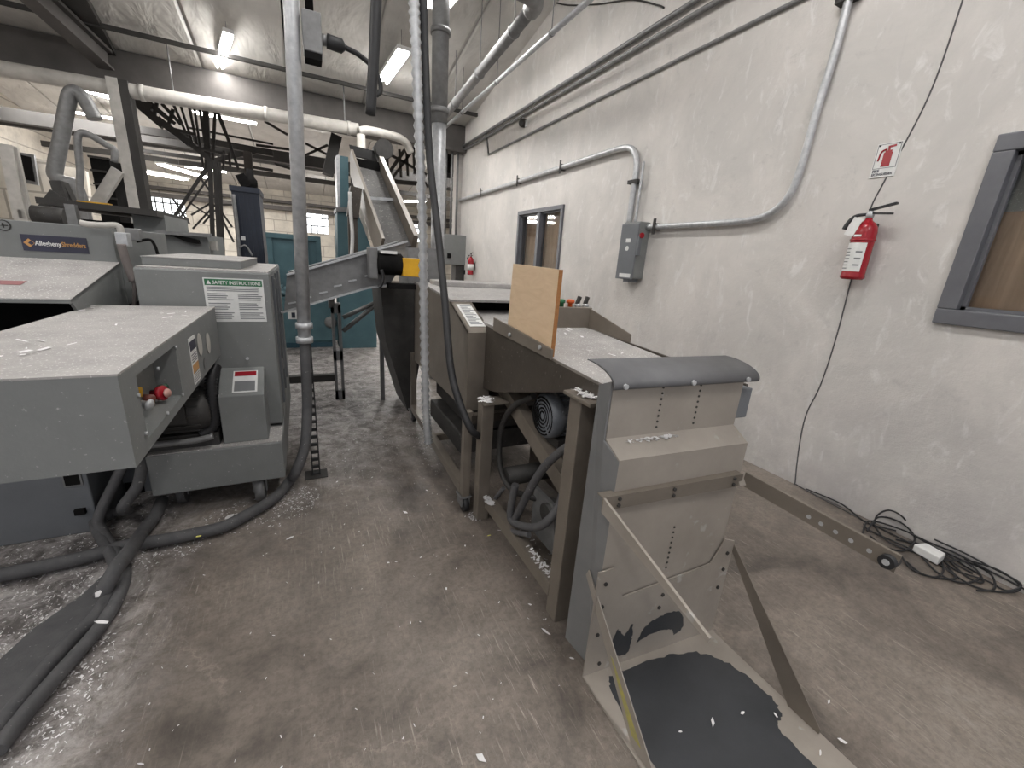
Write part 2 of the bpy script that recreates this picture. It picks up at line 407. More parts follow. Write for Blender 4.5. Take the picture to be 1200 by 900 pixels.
# deep rafter at upper left running along the hall
a = atroof(60, 0, -.25); a2 = Vector((lin(aty(128, 98, 9.3).x, a.x, 0), 9.3, 4.0))
g = MB(); u_ = Vector((a.x-.1, a.y, a.z)); v_ = Vector((a2.x, 9.3, 4.03)); u_ = v_+(u_-v_)*2.2
g.bar(u_+Vector((0,0,-.03)), v_+Vector((0,0,-.03)), .08, .22); g.bar(u_+Vector((0,0,-.15)), v_+Vector((0,0,-.15)), .2, .03); g.bar(u_+Vector((0,0,.08)), v_+Vector((0,0,.08)), .22, .04)
struct(g, 'trim_8', M['beam'])
u_ = atroof(88, 0, -.05); v_ = atroof(127, 70, -.05); u_ = v_+(u_-v_)*2.0; struct(MB().bar(u_, v_, .3, .12), 'trim_9', M['dbeam'])
# wall corner pilaster
struct(MB().box(XW-.12, XW+.02, 9.55, 9.8, 0, 4.5), 'trim_10', M['wall'])

# I column
c_ = aty(147, 178, 9.0); col = thing('steel_column', 'tall steel column with light flange standing under the valley beam at far left', 'column', (c_.x, 9.0, 0))
cx = c_.x
cx += .07
MB().box(cx-.12, cx+.01, 8.88, 8.92, 0.012, 3.68).build('flange', M['pipe'], col)
MB().box(cx-.06, cx-.03, 8.92, 9.12, 0.012, 3.68).build('web', M['dbeam'], col)
MB().box(cx+.01, cx+.12, 8.9, 9.14, 0.012, 3.68).build('dark_flange', M['dbeam'], col)
MB().box(cx-.2, cx+.2, 8.8, 9.2, 0, .012).build('base_plate', M['dbeam'], col)
q0 = aty(112, 245, 8.9); q1 = aty(140, 200, 8.9)
MB().bar((q0.x, 8.85, q0.z), (q1.x, 8.85, q1.z), .1, .14).build('brace', M['pipe'], col)


# ================================================================== things on the right wall
# fire extinguisher
def extinguisher(x, y, z, label, s=1.0, detail=True, rz=0.0):
    t = thing('fire_extinguisher', label, 'fire extinguisher', (x, y, z), rz)
    W = wmat(t)
    def w_(p): return W @ Vector(p)
    MB().lathe(w_((0,0,0)), (0,0,1), [(0,.055*s),(.012*s,.066*s),(.02*s,.066*s),(.03*s,.063*s),(.29*s,.063*s),(.32*s,.058*s),(.345*s,.042*s),(.362*s,.022*s),(.375*s,.018*s)]).build('cylinder', M['red'], t)
    MB().lathe(w_((0,0,.375*s)), (0,0,1), [(0,.019*s),(.02*s,.022*s),(.035*s,.02*s),(.045*s,.012*s)], 14).build('valve', M['galv'], t)
    g = MB(); g.bar(w_((0,.01,.425*s)), w_((-.02,-.13*s,.452*s)), .024*s, .012*s); g.build('lever', M['black'], t)
    g = MB(); g.bar(w_((0,0,.405*s)), w_((-.015,-.12*s,.395*s)), .024*s, .01*s); g.build('handle', M['black'], t)
    MB().tube([w_((0,.02*s,.4*s)), w_((-.02,.07*s,.39*s)), w_((-.035,.095*s,.35*s)), w_((-.04,.105*s,.31*s))], lambda u: (.009+.005*u)*s, 10).build('hose', M['black'], t)
    if detail:
        def wrap(z0, z1, a0, a1, r_):
            vs = []; n = 14
            for i in range(n+1):
                a_ = math.radians(lin(a0, a1, i/n)); vs += [w_((-r_*math.cos(a_), r_*math.sin(a_), z0)), w_((-r_*math.cos(a_), r_*math.sin(a_), z1))]
            return vs, [(2*i, 2*i+2, 2*i+3, 2*i+1) for i in range(n)]
        g = MB(); vs, fs = wrap(.05, .225, -50, 70, .0645); g.add(vs, fs, True); lb = g.build('instruction_label', M['white'], t)
        g = MB(); random.seed(3)
        for k in range(7):
            z0 = .065+k*.02
            vs, fs = wrap(z0, z0+.006, 15+random.random()*5, 62-random.random()*12, .0652); g.add(vs, fs, True)
            if k % 2: 
                vs, fs = wrap(z0, z0+.009, -38, -8, .0652); g.add(vs, fs, True)
        g.build('label_print', M['grime'], lb)
        g = MB(); vs, fs = wrap(.262, .274, -12, 28, .0648); g.add(vs, fs, True); g.build('white_strip', M['white'], t)
        MB().lathe(w_((0,0,.236)), (0,0,1), [(0,.065),(.002,.0675),(.012,.0675),(.014,.065)]).build('strap', M['red'], t)
        MB().bar(w_((.06,.0,.2)), w_((.085,0,.2)), .05, .3).build('wall_bracket', M['dbeam'], t)
        MB().bar(w_((-.055,.03,.375)), w_((-.06,.062,.27)), .002, .055, (0,1,0)).build('tag', M['white'], t)
    else:
        MB().box(x+.055*s, x+.09*s, y-.03, y+.03, z+.1, z+.25).build('wall_bracket', M['dbeam'], t)
        MB().lathe(w_((0,0,.1*s)), (0,0,1), [(0,.0645*s),(.12*s,.0645*s)]).build('white_label', M['white'], t)
    return t
p0 = atx(1002, 328, 3.24)
extinguisher(3.235, 1.51, 1.545, 'red fire extinguisher with white instruction label hanging on the white wall below the arrow sign')
p1 = atx(551, 322, 3.22)
extinguisher(3.22, p1.y, p1.z, 'small distant red fire extinguisher on the far wall end beside a grey cabinet', 1.0, False)
# sign
t = thing('fire_extinguisher_sign', 'small white sign with a red fire extinguisher symbol screwed to the wall above the extinguisher', 'sign', (XW, 1.55, 2.27))
MB().box(XW-.006, XW, 1.485, 1.615, 2.175, 2.37).build('plate', M['white'], t)
g = MB(); g.box(XW-.008, XW-.006, 1.525, 1.57, 2.235, 2.315); g.box(XW-.008, XW-.006, 1.53, 1.565, 2.315, 2.327)
g.bar((XW-.007, 1.548, 2.325), (XW-.007, 1.548, 2.345), .002, .012, (0,1,0)); g.bar((XW-.007, 1.555, 2.345), (XW-.007, 1.515, 2.35), .002, .012)
g.tube([(XW-.007, 1.56, 2.335), (XW-.007, 1.585, 2.32), (XW-.007, 1.592, 2.27)], .005, 6)
g.build('red_symbol', M['red'], t)
g = MB()
for a, b_, c2, d in ((1.49,1.61,2.225,2.228),(1.49,1.61,2.362,2.365),(1.49,1.493,2.225,2.365),(1.607,1.61,2.225,2.365)): g.box(XW-.0075, XW-.006, a, b_, c2, d)
g.build('border_line', M['grime'], t)
text_mesh('lettering', 'FIRE', .022, M['sticker'], (XW-.007, 1.605, 2.205), (0,-1,0), (0,0,1), t, .035)
text_mesh('lettering', 'EXTINGUISHER', .02, M['sticker'], (XW-.007, 1.605, 2.185), (0,-1,0), (0,0,1), t, .108)
for yy in (1.5, 1.6): MB().cyl((XW-.006, yy, 2.358), (XW-.01, yy, 2.358), .005, 8).build('screw', M['dbeam'], t)
# thin cable running down the wall
pts = [atx(px, py, XW-.0015) for px, py in ((1132,-12),(1105,70),(1085,120),(1062,165),(1035,215),(1020,245),(1008,290),(997,330),(980,395),(962,450),(945,485),(937,520),(936,550))]
pts[-1].z = .03
pts += [Vector((XW-.02, 1.5, .012)), Vector((3.28, 1.3, .008)), Vector((3.26, 1.05, .008))]
tag(MB().tube(pts, .0042, 6).build('cable', M['hose']), 'thin dark cable running down the white wall behind the fire extinguisher to the floor', 'cable')
# disconnect box
q0 = atx(722, 322, 3.16).y; q1 = atx(740, 325, 3.16).y; zb, zt_ = 1.42, 2.0
t = thing('electrical_disconnect', 'grey electrical disconnect box with red handle mark on the white wall between two conduits', 'electrical box', (XW, (q0+q1)/2, zb))
g = MB(); g.box(3.175, XW, q1, q0, zb, zt_); g.build('enclosure', M['grey'], t, .01)
g = MB(); g.box(3.155, 3.175, q1-.005, q0+.005, zb-.01, zt_-.02); g.build('door', M['grey2'], t, .006)
MB().box(3.16, 3.2, q1-.035, q1-.005, 1.66, 1.86).build('operating_handle', M['grey2'], t, .004)
MB().cyl((3.18, q1-.035, 1.86), (3.18, q1-.05, 1.86), .028, 12).build('red_knob', M['red'], t)
MB().box(3.152, 3.156, q1+.02, q0-.06, zb+.01, zb+.05).build('white_strip', M['white'], t)
g = MB(); g.cyl((3.156, (q0+q1)/2, 1.73), (3.15, (q0+q1)/2, 1.73), .025, 14); g.build('warning_label', M['white'], t); MB().box(3.15, 3.156, (q0+q1)/2-.04, (q0+q1)/2+.03, 1.79, 1.83).build('rating_label', M['white'], t)
MB().box(3.17, 3.3, q1+.05, q1+.14, zb-.04, zb-.001).build('cable_gland', M['grey2'], t)
ym = (q0+q1)/2
def conduit(pts, r, label, m='galv', name='conduit', straps=(), spline=True, n=12, group=None):
    t = thing(name, label, 'conduit', pts[len(pts)//2], 0, group)
    MB().tube(pts, r, n, spline).build('tube', M[m], t)
    for p, ax in straps:
        p = Vector(p)
        g = MB()
        if ax == 'y': g.box(p.x-r-.008, XW, p.y-.018, p.y+.018, p.z-r-.007, p.z-r); g.box(p.x-r-.008, p.x-r, p.y-.018, p.y+.018, p.z-r-.05, p.z+r+.05); g.box(p.x-r-.008, XW, p.y-.018, p.y+.018, p.z+r, p.z+r+.006)
        else: g.box(p.x-r-.006, XW, p.y-r-.04, p.y+r+.04, p.z-.018, p.z+.018)
        g.build('strap', M['dbeam'], t)
    return t
xc = 3.275
conduit([(xc,9.5,2.76),(xc,7.5,2.77),(xc,5.5,2.79),(xc,4.5,2.80),(xc,4.12,2.80),(xc,3.94,2.77),(xc,3.84,2.68),(xc,3.80,2.55),(xc,3.80,2.3),(xc,3.80,zt_)], .032,
        'long grey conduit level along the wall, bending down into the top of the disconnect box', straps=(((xc,8.2,2.77),'y'),((xc,6.6,2.78),'y'),((xc,5.3,2.79),'y'),((xc,3.80,2.42),'z')))
conduit([(xc,3.70,2.60),(xc,3.70,2.3),(xc,3.70,zt_)], .014, 'thin short conduit standing beside the bent conduit above the disconnect box')
conduit([(xc,2.0,4.9),(xc,2.0,3.2),(xc,2.03,2.66),(xc,2.045,2.3),(xc,2.09,2.1),(xc,2.22,1.99),(xc,2.42,1.955),(xc,2.8,1.95),(xc,3.2,1.95),(xc,q1,1.95)], .026,
        'galvanised conduit dropping down the wall and curving sideways into the disconnect box', straps=(((xc,2.0,3.28),'z'),((xc,3.38,1.95),'y')))
conduit([(3.3,9.0,3.84),(3.3,8.2,3.84),(3.3,8.02,3.42),(3.3,7.6,3.42),(3.3,5,3.43),(3.3,2.2,3.43),(3.3,-1,3.43)], .016, 'thin straight conduit with one kink running along the upper wall', 'galvd', spline=False, n=8)
conduit([(3.28,9.5,3.82),(3.28,6,3.82),(3.28,3,3.83),(3.28,-1,3.84)], .024, 'upper of two close parallel conduits high on the white wall', 'galvd', spline=False)
conduit([(3.28,9.5,3.74),(3.28,6,3.73),(3.28,3,3.72),(3.28,-1,3.70)], .024, 'lower of two close parallel conduits high on the white wall', 'galvd', spline=False)
p = atx(607, 143, 3.2); t = thing('alarm_bell', 'small round alarm bell under the high paired conduits on the wall', 'alarm bell', p)
MB().lathe((XW, p.y, p.z), (-1,0,0), [(0,.06),(.05,.06),(.08,.05),(.1,.02)]).build('gong', M['dbeam'], t)
MB().tube([(3.29, p.y, p.z+.05), (3.285, p.y, 3.73)], .01, 6, False).build('stem', M['galvd'], t)
MB().box(XW-.02, XW, p.y-.09, p.y-.05, p.z-.06, p.z+.03).build('mounting_plate', M['white'], t)
pts = [atx(px, py, 3.31) for px, py in ((640,0),(665,6),(700,5),(740,0),(770,6),(778,9))]
tag(MB().tube(pts, .008, 6).build('cable', M['dbeam']), 'loose dark cable sagging across the top of the white wall', 'cable')
# overhead pipes running along the hall on hangers
def overhead(p, q, r, label, m='galv', hang=(), extra=None):
    t = thing('overhead_pipe', label, 'pipe', p)
    MB().tube([p, q], r, 14, False).build('pipe', M[m], t)
    for k in hang:
        c_ = Vector(p).lerp(Vector(q), k)
        MB().cyl((c_.x, c_.y, c_.z), (c_.x, c_.y, roofz(c_.y)), .006, 6).build('hanger_rod', M['galvd'], t)
        d = (Vector(q)-Vector(p)).normalized(); MB().tube([c_-d*.015, c_+d*.015], r*1.18, 14, False).build('clamp', M['galvd'], t)
    if extra: extra(t)
    return t
pa = atz(622, 12, 3.9); pb = atz(521, 136, 3.9)
def ex(t):
    e1 = atz(560, -12, 3.9)
    MB().tube([pa, Vector((pa.x-.02, pa.y-.12, 3.9)), Vector((pa.x-.14, pa.y-.22, 3.9)), Vector((e1.x, pa.y-.25, 3.9)), Vector((e1.x-.6, pa.y-.25, 3.9))], .085, 16).build('elbow', M['galvd'], t)
overhead(pa, pb, .062, 'thick grey overhead pipe ending in an elbow under the roof beside the white wall', 'galvd', (.12,.45,.8), ex)
pa2 = atz(715, -22, 3.9); pb2 = atz(522, 149, 3.9)
overhead(pa2, pb2, .03, 'thinner overhead pipe running just right of the thick elbow pipe', 'galv', (.2,.5,.8))
# grey cabinet and pipes at the far end of the wall
p = aty(518, 274, 9.3); q = aty(547, 342, 9.3)
t = thing('electrical_cabinet', 'large grey electrical cabinet on the far wall corner behind the vertical pipe', 'electrical cabinet', (p.x, 9.3, q.z))
MB().box(p.x, q.x-.02, 9.15, 9.55, aty(530,310,9.3).z, p.z).build('housing', M['grey'], t, .01)
MB().box(q.x-.14, q.x-.1, 9.13, 9.15, q.z+.4, q.z+.5).build('handle', M['dark'], t)
MB().box(p.x+.3, q.x-.04, 9.2, 9.5, 0, aty(530,310,9.3).z).build('stand', M['darkm'], t)
MB().box(p.x+.08, p.x+.16, 9.12, 9.15, p.z-.5, p.z-.4).build('switch', M['dark'], t)
for i, (dx, lab) in enumerate(((.0,'leftmost vertical conduit on the far corner of the white wall'),(.13,'middle vertical conduit on the far corner of the white wall'),(.26,'rightmost vertical conduit on the far corner of the white wall'))):
    conduit([(2.92+dx,9.45,p.z),(2.92+dx,9.45,4.0)], .025, lab, 'galvd', spline=False)
# tall pipes and hanging lines in the middle
def vline(name, label, cat, y, px, r, m, parts=None, ribs=None, n=14, spline=True):
    t = thing(name, label, cat, aty(px[-1][0], px[-1][1], y))
    pts = [aty(a_, b_, y) for a_, b_ in px]
    MB().tube(pts, r, n, spline, res=(22 if ribs else 8), ribs=ribs).build(parts or 'tube', M[m], t)
    return t, pts
pt = aty(516, 60, 5.0)
t = thing('vertical_pipe', 'thick vertical pipe dropping from the roof behind the hooded machine', 'pipe', (pt.x, 5, 0))
MB().cyl((pt.x, 5, 2.9), (pt.x, 5, roofz(5)), .088, 20).build('upper_pipe', M['galvd'], t)
MB().cyl((pt.x, 5, 0), (pt.x, 5, 2.9), .078, 20).build('lower_pipe', M['galv'], t)
for zz in (3.72, 3.0, 4.35): MB().cyl((pt.x, 5, zz), (pt.x, 5, zz+.05), .105, 20).build('coupling_ring', M['galvd'], t)
t, _ = vline('flexible_conduit', 'ribbed metal flexible conduit hanging straight down in front of the hooded machine', 'flexible conduit', 2.6, ((482,-60),(485,0),(490,130),(495,260),(497,380),(499,475),(502,520)), .026, 'galv', 'ribbed_tube', ribs=1)
t = thing('black_cable', 'thick black cable hanging from the roof down into the legs of the hooded machine', 'cable', aty(562,508,2.0))
MB().tube([aty(a_, b_, y_) for a_, b_, y_ in ((493,-60,2.6),(496,0,2.6),(499,90,2.6),(504,190,2.55),(513,270,2.45),(521,350,2.3),(528,430,2.15),(538,470,2.05),(552,503,1.97),(563,512,2.0))], .021, 12).build('cable', M['black'], t)
t, _ = vline('rubber_hose', 'short black rubber hose hanging free from the roof near the fluorescent light', 'hose', 2.6, ((445,-60),(441,0),(438,70),(434,134)), .027, 'black', 'hose')
# galvanised pole with junction box
t = thing('conduit_pole', 'tall galvanised pole dropping from the roof to a strut on the dusty floor', 'conduit', (-.02, 2.79, 0))
P0, P1 = aty(341, 0, 2.79), aty(357, 398, 2.79); top = P1.lerp(P0, 1.9)
MB().tube([P1, top], .037, 16, False).build('pole', M['galv'], t)
for k in (0.0, .05): 
    c_ = P1.lerp(P0, k); MB().tube([c_-Vector((0,0,.018)), c_+Vector((0,0,.018))], .048, 16, False).build('coupling', M['galv'], t)
pts = [P1+Vector((0,0,.01))]+[aty(a_, b_, 2.78) for a_, b_ in ((359,440),(360,480))]+[Vector((-.06,2.72,.28)), Vector((-.12,2.66,.14)), atz(340,563,.05), atz(322,583,.045), atz(290,603,.045), atz(262,617,.045), atz(230,625,.045), atz(190,633,.045), atz(150,639,.045), atz(110,650,.045), atz(60,662,.045), atz(0,674,.045), atz(-60,684,.045)]
MB().tube(pts, lambda u: .031, 14).build('flexible_hose', M['hose'], t)
g = MB(); a, b_ = aty(357, 400, 2.84), aty(366, 556, 2.84)
x0 = a.x+.01; zz = a.z
for xx in (x0-.026, x0+.018): g.box(xx, xx+.008, 2.82, 2.86, 0, zz)
k = 0
while k*.055 < zz: g.box(x0-.02, x0+.02, 2.83, 2.85, k*.055, k*.055+.018); k += 1
g.build('perforated_strut', M['black'], t)
MB().box(x0-.07, x0+.07, 2.78, 2.9, 0, .006).build('foot_plate', M['dbeam'], t)
bx = aty(363, 38, 2.79)
t2 = t
jb = MB().box(bx.x-.035, bx.x+.055, 2.74, 2.84, bx.z-.1, bx.z+.08).build('junction_box', M['galvd'], t2, .006)
MB().box(bx.x-.03, bx.x+.05, 2.745, 2.835, bx.z-.13, bx.z-.1).build('box_cover', M['dark'], jb)
c0 = aty(376, 46, 2.78); c1 = aty(405, 56, 2.78); c2 = aty(383, 48, 2.78)
MB().cyl(c0, c2, .026, 14).build('nut', M['galvd'], jb)
MB().tube([c2, c2.lerp(c1, .2), c2.lerp(c1, .8), c1], lambda u: .034 if u < .7 else .034-.02*(u-.7)/.3, 14, False).build('cable_gland', M['black'], jb)
MB().tube([c1]+[aty(a_, b_, 2.78) for a_, b_ in ((420,64),(436,78),(444,92),(446,106),(441,112))], .013, 10).build('lead', M['black'], jb)
MB().tube([aty(a_, b_, 2.84) for a_, b_ in ((328,-20),(332,30),(338,90),(343,150))], .005, 6).build('thin_wire', M['dark'], t2)
MB().tube([(bx.x+.005, 2.79, bx.z+.08), (bx.x-.0, 2.79, 4.6)], .02, 10, False).build('riser', M['dark'], t2)
# hanging side wall duct
d0 = aty(-30, 64, 9.0); d1 = aty(472, 160, 9.0)
t = thing('overhead_duct', 'long pale round duct crossing the hall just below the valley beam', 'duct', (-1, 9, 3.5))
zz = (aty(150,106,9).z+aty(420,152,9).z)/2; e0 = aty(150,106,9); e1 = aty(420,152,9)
MB().tube([e0+(e0-e1)*1.2, e1], .1, 18, False).build('duct', M['pipe'], t)
MB().tube([aty(a_, b_, yy) for a_, b_, yy in ((421,154,8.9),(432,153,8.9),(455,158,9),(468,162,9.1),(476,168,9.2),(481,178,9.3))], .075, 16).build('elbow', M['pipe'], t)
for k in (.05,.55,.95): c_ = e0.lerp(e1, k); MB().tube([c_-Vector((.03,0,0)), c_+Vector((.03,0,0))], .112, 18, False).build('joint_ring', M['pipe'], t)
for k in (.17,.93): c_ = e0.lerp(e1, k); MB().cyl(c_, (c_.x, c_.y, roofz(9)), .012, 6).build('hanger_rod', M['galvd'], t)
c_ = aty(423, 158, 8.9); MB().cyl((c_.x, 8.9, c_.z), (c_.x, 8.9, c_.z-2.0), .075, 16).build('down_pipe', M['pipe'], t)

# ------------------------------------------------------------------ fluorescent lights
def fixture(p, q, label, w=.16, light=0, group=None, hang=True):
    p = Vector(p); q = Vector(q); c_ = (p+q)/2
    t = thing('fluorescent_light', label, 'ceiling light', c_, 0, group)
    d = (q-p).normalized(); sd = d.cross(Vector((0,0,1))).normalized()
    g = MB(); g.bar(p+Vector((0,0,.05)), q+Vector((0,0,.05)), w, .05); g.build('housing', M['housing'], t)
    for s_ in (-1, 1): MB().cyl(p+d*.03+sd*w*.27*s_, q-d*.03+sd*w*.27*s_, .022, 8).build('tube', M['lamp'], t)
    if light:
        l = bpy.data.lights.new('tube_glow', 'AREA'); l.shape = 'RECTANGLE'; l.size = w*.9; l.size_y = (q-p).length*.95; l.energy = light; l.color = (1,.98,.96)
        o = bpy.data.objects.new('tube_glow', l); COL.objects.link(o); o.location = c_+Vector((0,0,-.03)); o.rotation_euler = (0, 0, math.atan2(d.y, d.x)-math.pi/2)
    if hang:
        for e in (p.lerp(q, .12), p.lerp(q, .88)): MB().cyl(e+Vector((0,0,.07)), (e.x, e.y, roofz(e.y)), .004, 5).build('hanger_wire', M['galvd'], t)
    return t
def lamp_px(a, b_, z, label, **k): return fixture(atz(*a, z), atz(*b_, z), label, **k)
lamp_px((257,80), (268,41), 4.25, 'hanging twin tube fluorescent light above the long duct at upper left', w=.13, light=22)
lamp_px((449,97), (474,61), 4.3, 'hanging twin tube fluorescent light right of the free hanging black hose', w=.2, light=22)
lamp_px((506,14), (548,-40), 4.3, 'bright fluorescent light at the top edge behind the thick vertical pipe', w=.34, light=22)
p = aty(108, 106, 12); fixture((p.x-.35, 11.8, p.z), (p.x+.3, 12.3, p.z-.02), 'small far fluorescent light beside the top of the steel column', w=.3, light=120)
p = aty(195, 208, 20); fixture((p.x-.7, 19, p.z), (p.x+.6, 20, p.z), 'far fluorescent light hanging in front of the barred windows at left', w=.5, light=160)
p = aty(221, 202, 18); fixture((p.x-.5, 17, p.z), (p.x+.4, 19, p.z), 'far fluorescent light hanging right behind the lattice mast', w=.3, light=160)
p = aty(478, 236, 14); fixture((p.x-.5, 13.7, p.z-.1), (p.x+.6, 14.3, p.z+.1), 'far fluorescent light seen behind the inclined conveyor', w=.3, light=160)
for (x, y) in ((-4.5,1.0),(-1.8,-1.2),(1.4,-1.2),(-4.5,5.5),(-2.2,3.0),(1.2,1.6)):  # out-of-view fixtures added as fill for the near half of the hall
    fixture((x, y-.6, 4.7), (x, y+.6, 4.7), 'added fill light built as a twin tube fixture, unseen above the camera', group='added fill lights above the camera', w=.3, light=22)

for (x, y) in ((-4.5,12.5),(-1.5,14.2),(3.5,12.2),(7.5,15.5),(-5,18),(5.5,19),(1.0,21.5),(-3.2,22)):  # extra fixtures added to brighten the rear bay and its roof
    fixture((x-.7, y, roofz(y)-.3), (x+.7, y, roofz(y)-.3), 'added twin tube light hung under the rear bay roof to brighten it', group='added lights of the rear bay', w=.14, light=60)
# ================================================================== left machine (grey shredder)
t = thing('paper_shredder', 'big grey industrial paper shredder with safety label and brand sign left of the aisle', 'shredder', (-.8, 3.4, 0))
SH = t
X0, XR = -.945, -.448; Y0, Y1, Z0, Z1 = 1.362, 2.78, .885, 1.15
ry0, ry1 = atx(165, 470, XR).y, atx(209, 430, XR).y; rz0, rz1 = .92, 1.115
g = MB(); g.box(X0, XR-.075, Y0, Y1, Z0, Z1-.002)
g.box(XR-.075, XR, Y0, ry0, Z0, Z1-.002); g.box(XR-.075, XR, ry1, Y1, Z0, Z1-.002)
g.box(XR-.075, XR, ry0, ry1, Z0, rz0); g.box(XR-.075, XR, ry0, ry1, rz1, Z1-.002)
cb = g.build('control_box', M['grey'], t)
MB().box(X0, XR+.001, Y0-.001, Y1, Z1-.002, Z1+.004).build('dusty_top', M['dust'], cb)
g = MB()
for a, b_ in ((162,463),(185,432),(206,407),(171,508),(196,484),(214,462)): p = atx(a, b_, XR+.002); g.cyl((XR, p.y, p.z), (XR+.006, p.y, p.z), .006, 8)
g.build('bolt_heads', M['galv'], cb)
# recessed switches
def onback(px, py): return atx(px, py, XR-.06)
for (px, py, r_) in ((167,459,.017),(181,470,.018)):
    p = onback(px, py); MB().lathe((XR-.075, p.y, p.z), (1,0,0), [(0,r_),(.012,r_)]).build('yellow_tag', M['yellow'], cb)
p = onback(183, 461); MB().lathe((XR-.075, p.y, p.z), (1,-.5,.15), [(0,.014),(.03,.014),(.032,.026),(.045,.028),(.05,.022)]).build('stop_button', M['red'], cb)
MB().lathe((XR-.022, p.y-.024, p.z+.0065), (1,-.5,.15), [(0,.016),(.002,.016)]).build('button_face', mat('pale_pink_face', S(206,160,150), .5), cb)
p = onback(191, 455); MB().lathe((XR-.075, p.y, p.z), (1,-.3,.1), [(0,.018),(.035,.018),(.038,.01)]).build('green_button', mat('dark_green', S(40,72,56), .5), cb)
p = onback(175, 466); MB().lathe((XR-.075, p.y, p.z), (1,-.5,0), [(0,.014),(.03,.014),(.034,.008)]).build('key_switch', mat('brown_switch', S(120,70,60), .4), cb)
p = onback(168, 472); MB().lathe((XR-.075, p.y, p.z), (1,-.5,-.1), [(0,.012),(.035,.012),(.04,.02),(.046,.008)]).build('selector_switch', M['galv'], cb)
# side stickers
a, b_ = atx(221, 405, XR).y, atx(229, 405, XR).y
st = MB().box(XR, XR+.002, a, b_, .90, 1.10).build('rating_sticker', M['white'], cb)
g = MB(); 
g.box(XR+.002, XR+.003, a+.005, b_-.005, 1.045, 1.085); g.build('sticker_band', M['sticker'], st)
MB().box(XR+.002, XR+.003, a+.005, b_-.005, .95, .985).build('sticker_panel', M['tan'], st)
g = MB()
for k in range(5): g.box(XR+.002, XR+.003, a+.01, b_-.015, .91+k*.009, .913+k*.009)
for k in range(4): g.box(XR+.002, XR+.003, a+.01, b_-.015, .995+k*.01, .999+k*.01)
g.build('sticker_print', M['grime'], st)
for px, py in ((233.5,403.5),(243.5,402)):
    p = atx(px, py, XR); hh = 0.052
    vs = [(XR+.002, p.y+.045*math.cos(u), p.z+hh*math.sin(u)) for u in [i*math.pi/12 for i in range(24)]]
    MB().prism(vs, (.001,0,0)).build('oval_plate', M['pipe'], cb)
p = atx(240, 426, XR); MB().prism([(XR+.002, p.y+.03*math.cos(u), p.z+.03*math.sin(u)) for u in [i*math.pi/8 for i in range(16)]], (.001,0,0)).build('small_gauge', M['galvd'], cb)
# cabinet with safety label
cx0, cx1, cy0, cy1 = -.775, -.172, 2.80, 4.1
cab = MB().box(cx0, cx1, cy0, cy1, .42, 1.345).build('cabinet', M['grey'], t, .008)
MB().box(cx0+.005, cx1-.005, cy0+.02, cy1, 1.345, 1.352).build('dusty_top', M['dust'], cab)
MB().box(cx0, -.32, cy0+.16, cy1-.1, 1.352, 1.395).build('lid', M['grey'], cab, .004)
MB().box(cx0-.003, -.317, cy0+.158, cy1-.1, 1.395, 1.399).build('lid_dust', M['dust'], cab)
g = MB()
for yy in (2.98, 3.3, 3.6): g.box(cx1, cx1+.012, yy, yy+.02, .5, 1.32)
g.build('door_seams', M['grey2'], cab)
for zz in (1.24, .72): MB().box(cx1, cx1+.02, 3.02, 3.06, zz, zz+.06).build('latch', M['galvd'], cab)
a, b_ = aty(237, 325, cy0-.002), aty(313, 378, cy0-.002)
sf = MB().box(a.x, b_.x, cy0-.003, cy0-.001, b_.z+.005, a.z-.0).build('safety_label', M['white'], cab)
zt_ = a.z
MB().box(a.x+.006, b_.x-.006, cy0-.004, cy0-.003, zt_-.04, zt_-.006).build('green_header', M['green'], sf)
text_mesh('lettering', 'SAFETY INSTRUCTIONS', .026, M['white'], (a.x+.042, cy0-.0045, zt_-.033), (1,0,0), (0,0,1), sf, b_.x-a.x-.055)
g = MB(); g.prism([(a.x+.014, cy0-.0045, zt_-.034), (a.x+.036, cy0-.0045, zt_-.034), (a.x+.025, cy0-.0045, zt_-.012)], (0,-.0006,0)); g.build('triangle_mark', M['white'], sf)
g = MB(); random.seed(5)
for k in range(3): g.box(a.x+.012, b_.x-.012-random.random()*.02, cy0-.004, cy0-.003, zt_-.052-k*.009, zt_-.048-k*.009)
for col_ in range(2):
    xx = a.x+.012+col_*(b_.x-a.x)/2
    for k in range(14):
        if k in (4, 9): continue
        g.box(xx, xx+(b_.x-a.x)/2-.022-random.random()*.035, cy0-.004, cy0-.003, zt_-.088-k*.0105, zt_-.083-k*.0105)
g.build('printed_lines', M['grime'], sf)
# wheeled base
bs = MB(); bs.box(-.80, cx1, 2.55, 4.15, .165, .40); bs.build('base_skirt', M['grey'], t, .008)
MB().box(-.79, cx1-.004, 2.556, 2.8, .40, .405).build('base_dust', M['dust'], t)
def caster(x, y, r, z, parent, m='black', name='caster', wd=.04):
    c_ = MB(); c_.cyl((x-wd/2, y, r), (x+wd/2, y, r), r, 18); o = c_.build(name, M[m], parent)
    g = MB(); g.box(x-wd/2-.012, x-wd/2-.004, y-.025, y+.05, r-.01, z); g.box(x+wd/2+.004, x+wd/2+.012, y-.025, y+.05, r-.01, z); g.box(x-wd/2-.02, x+wd/2+.02, y-.03, y+.06, z-.012, z); g.build('fork', M['galvd'], o)
    return o
caster(-.315, 2.63, .078, .165, t, 'galvd', wd=.05); caster(-.3, 3.9, .068, .165, t, 'hose'); caster(-.7, 3.9, .068, .165, t, 'hose'); caster(-.72, 2.75, .068, .165, t, 'hose')
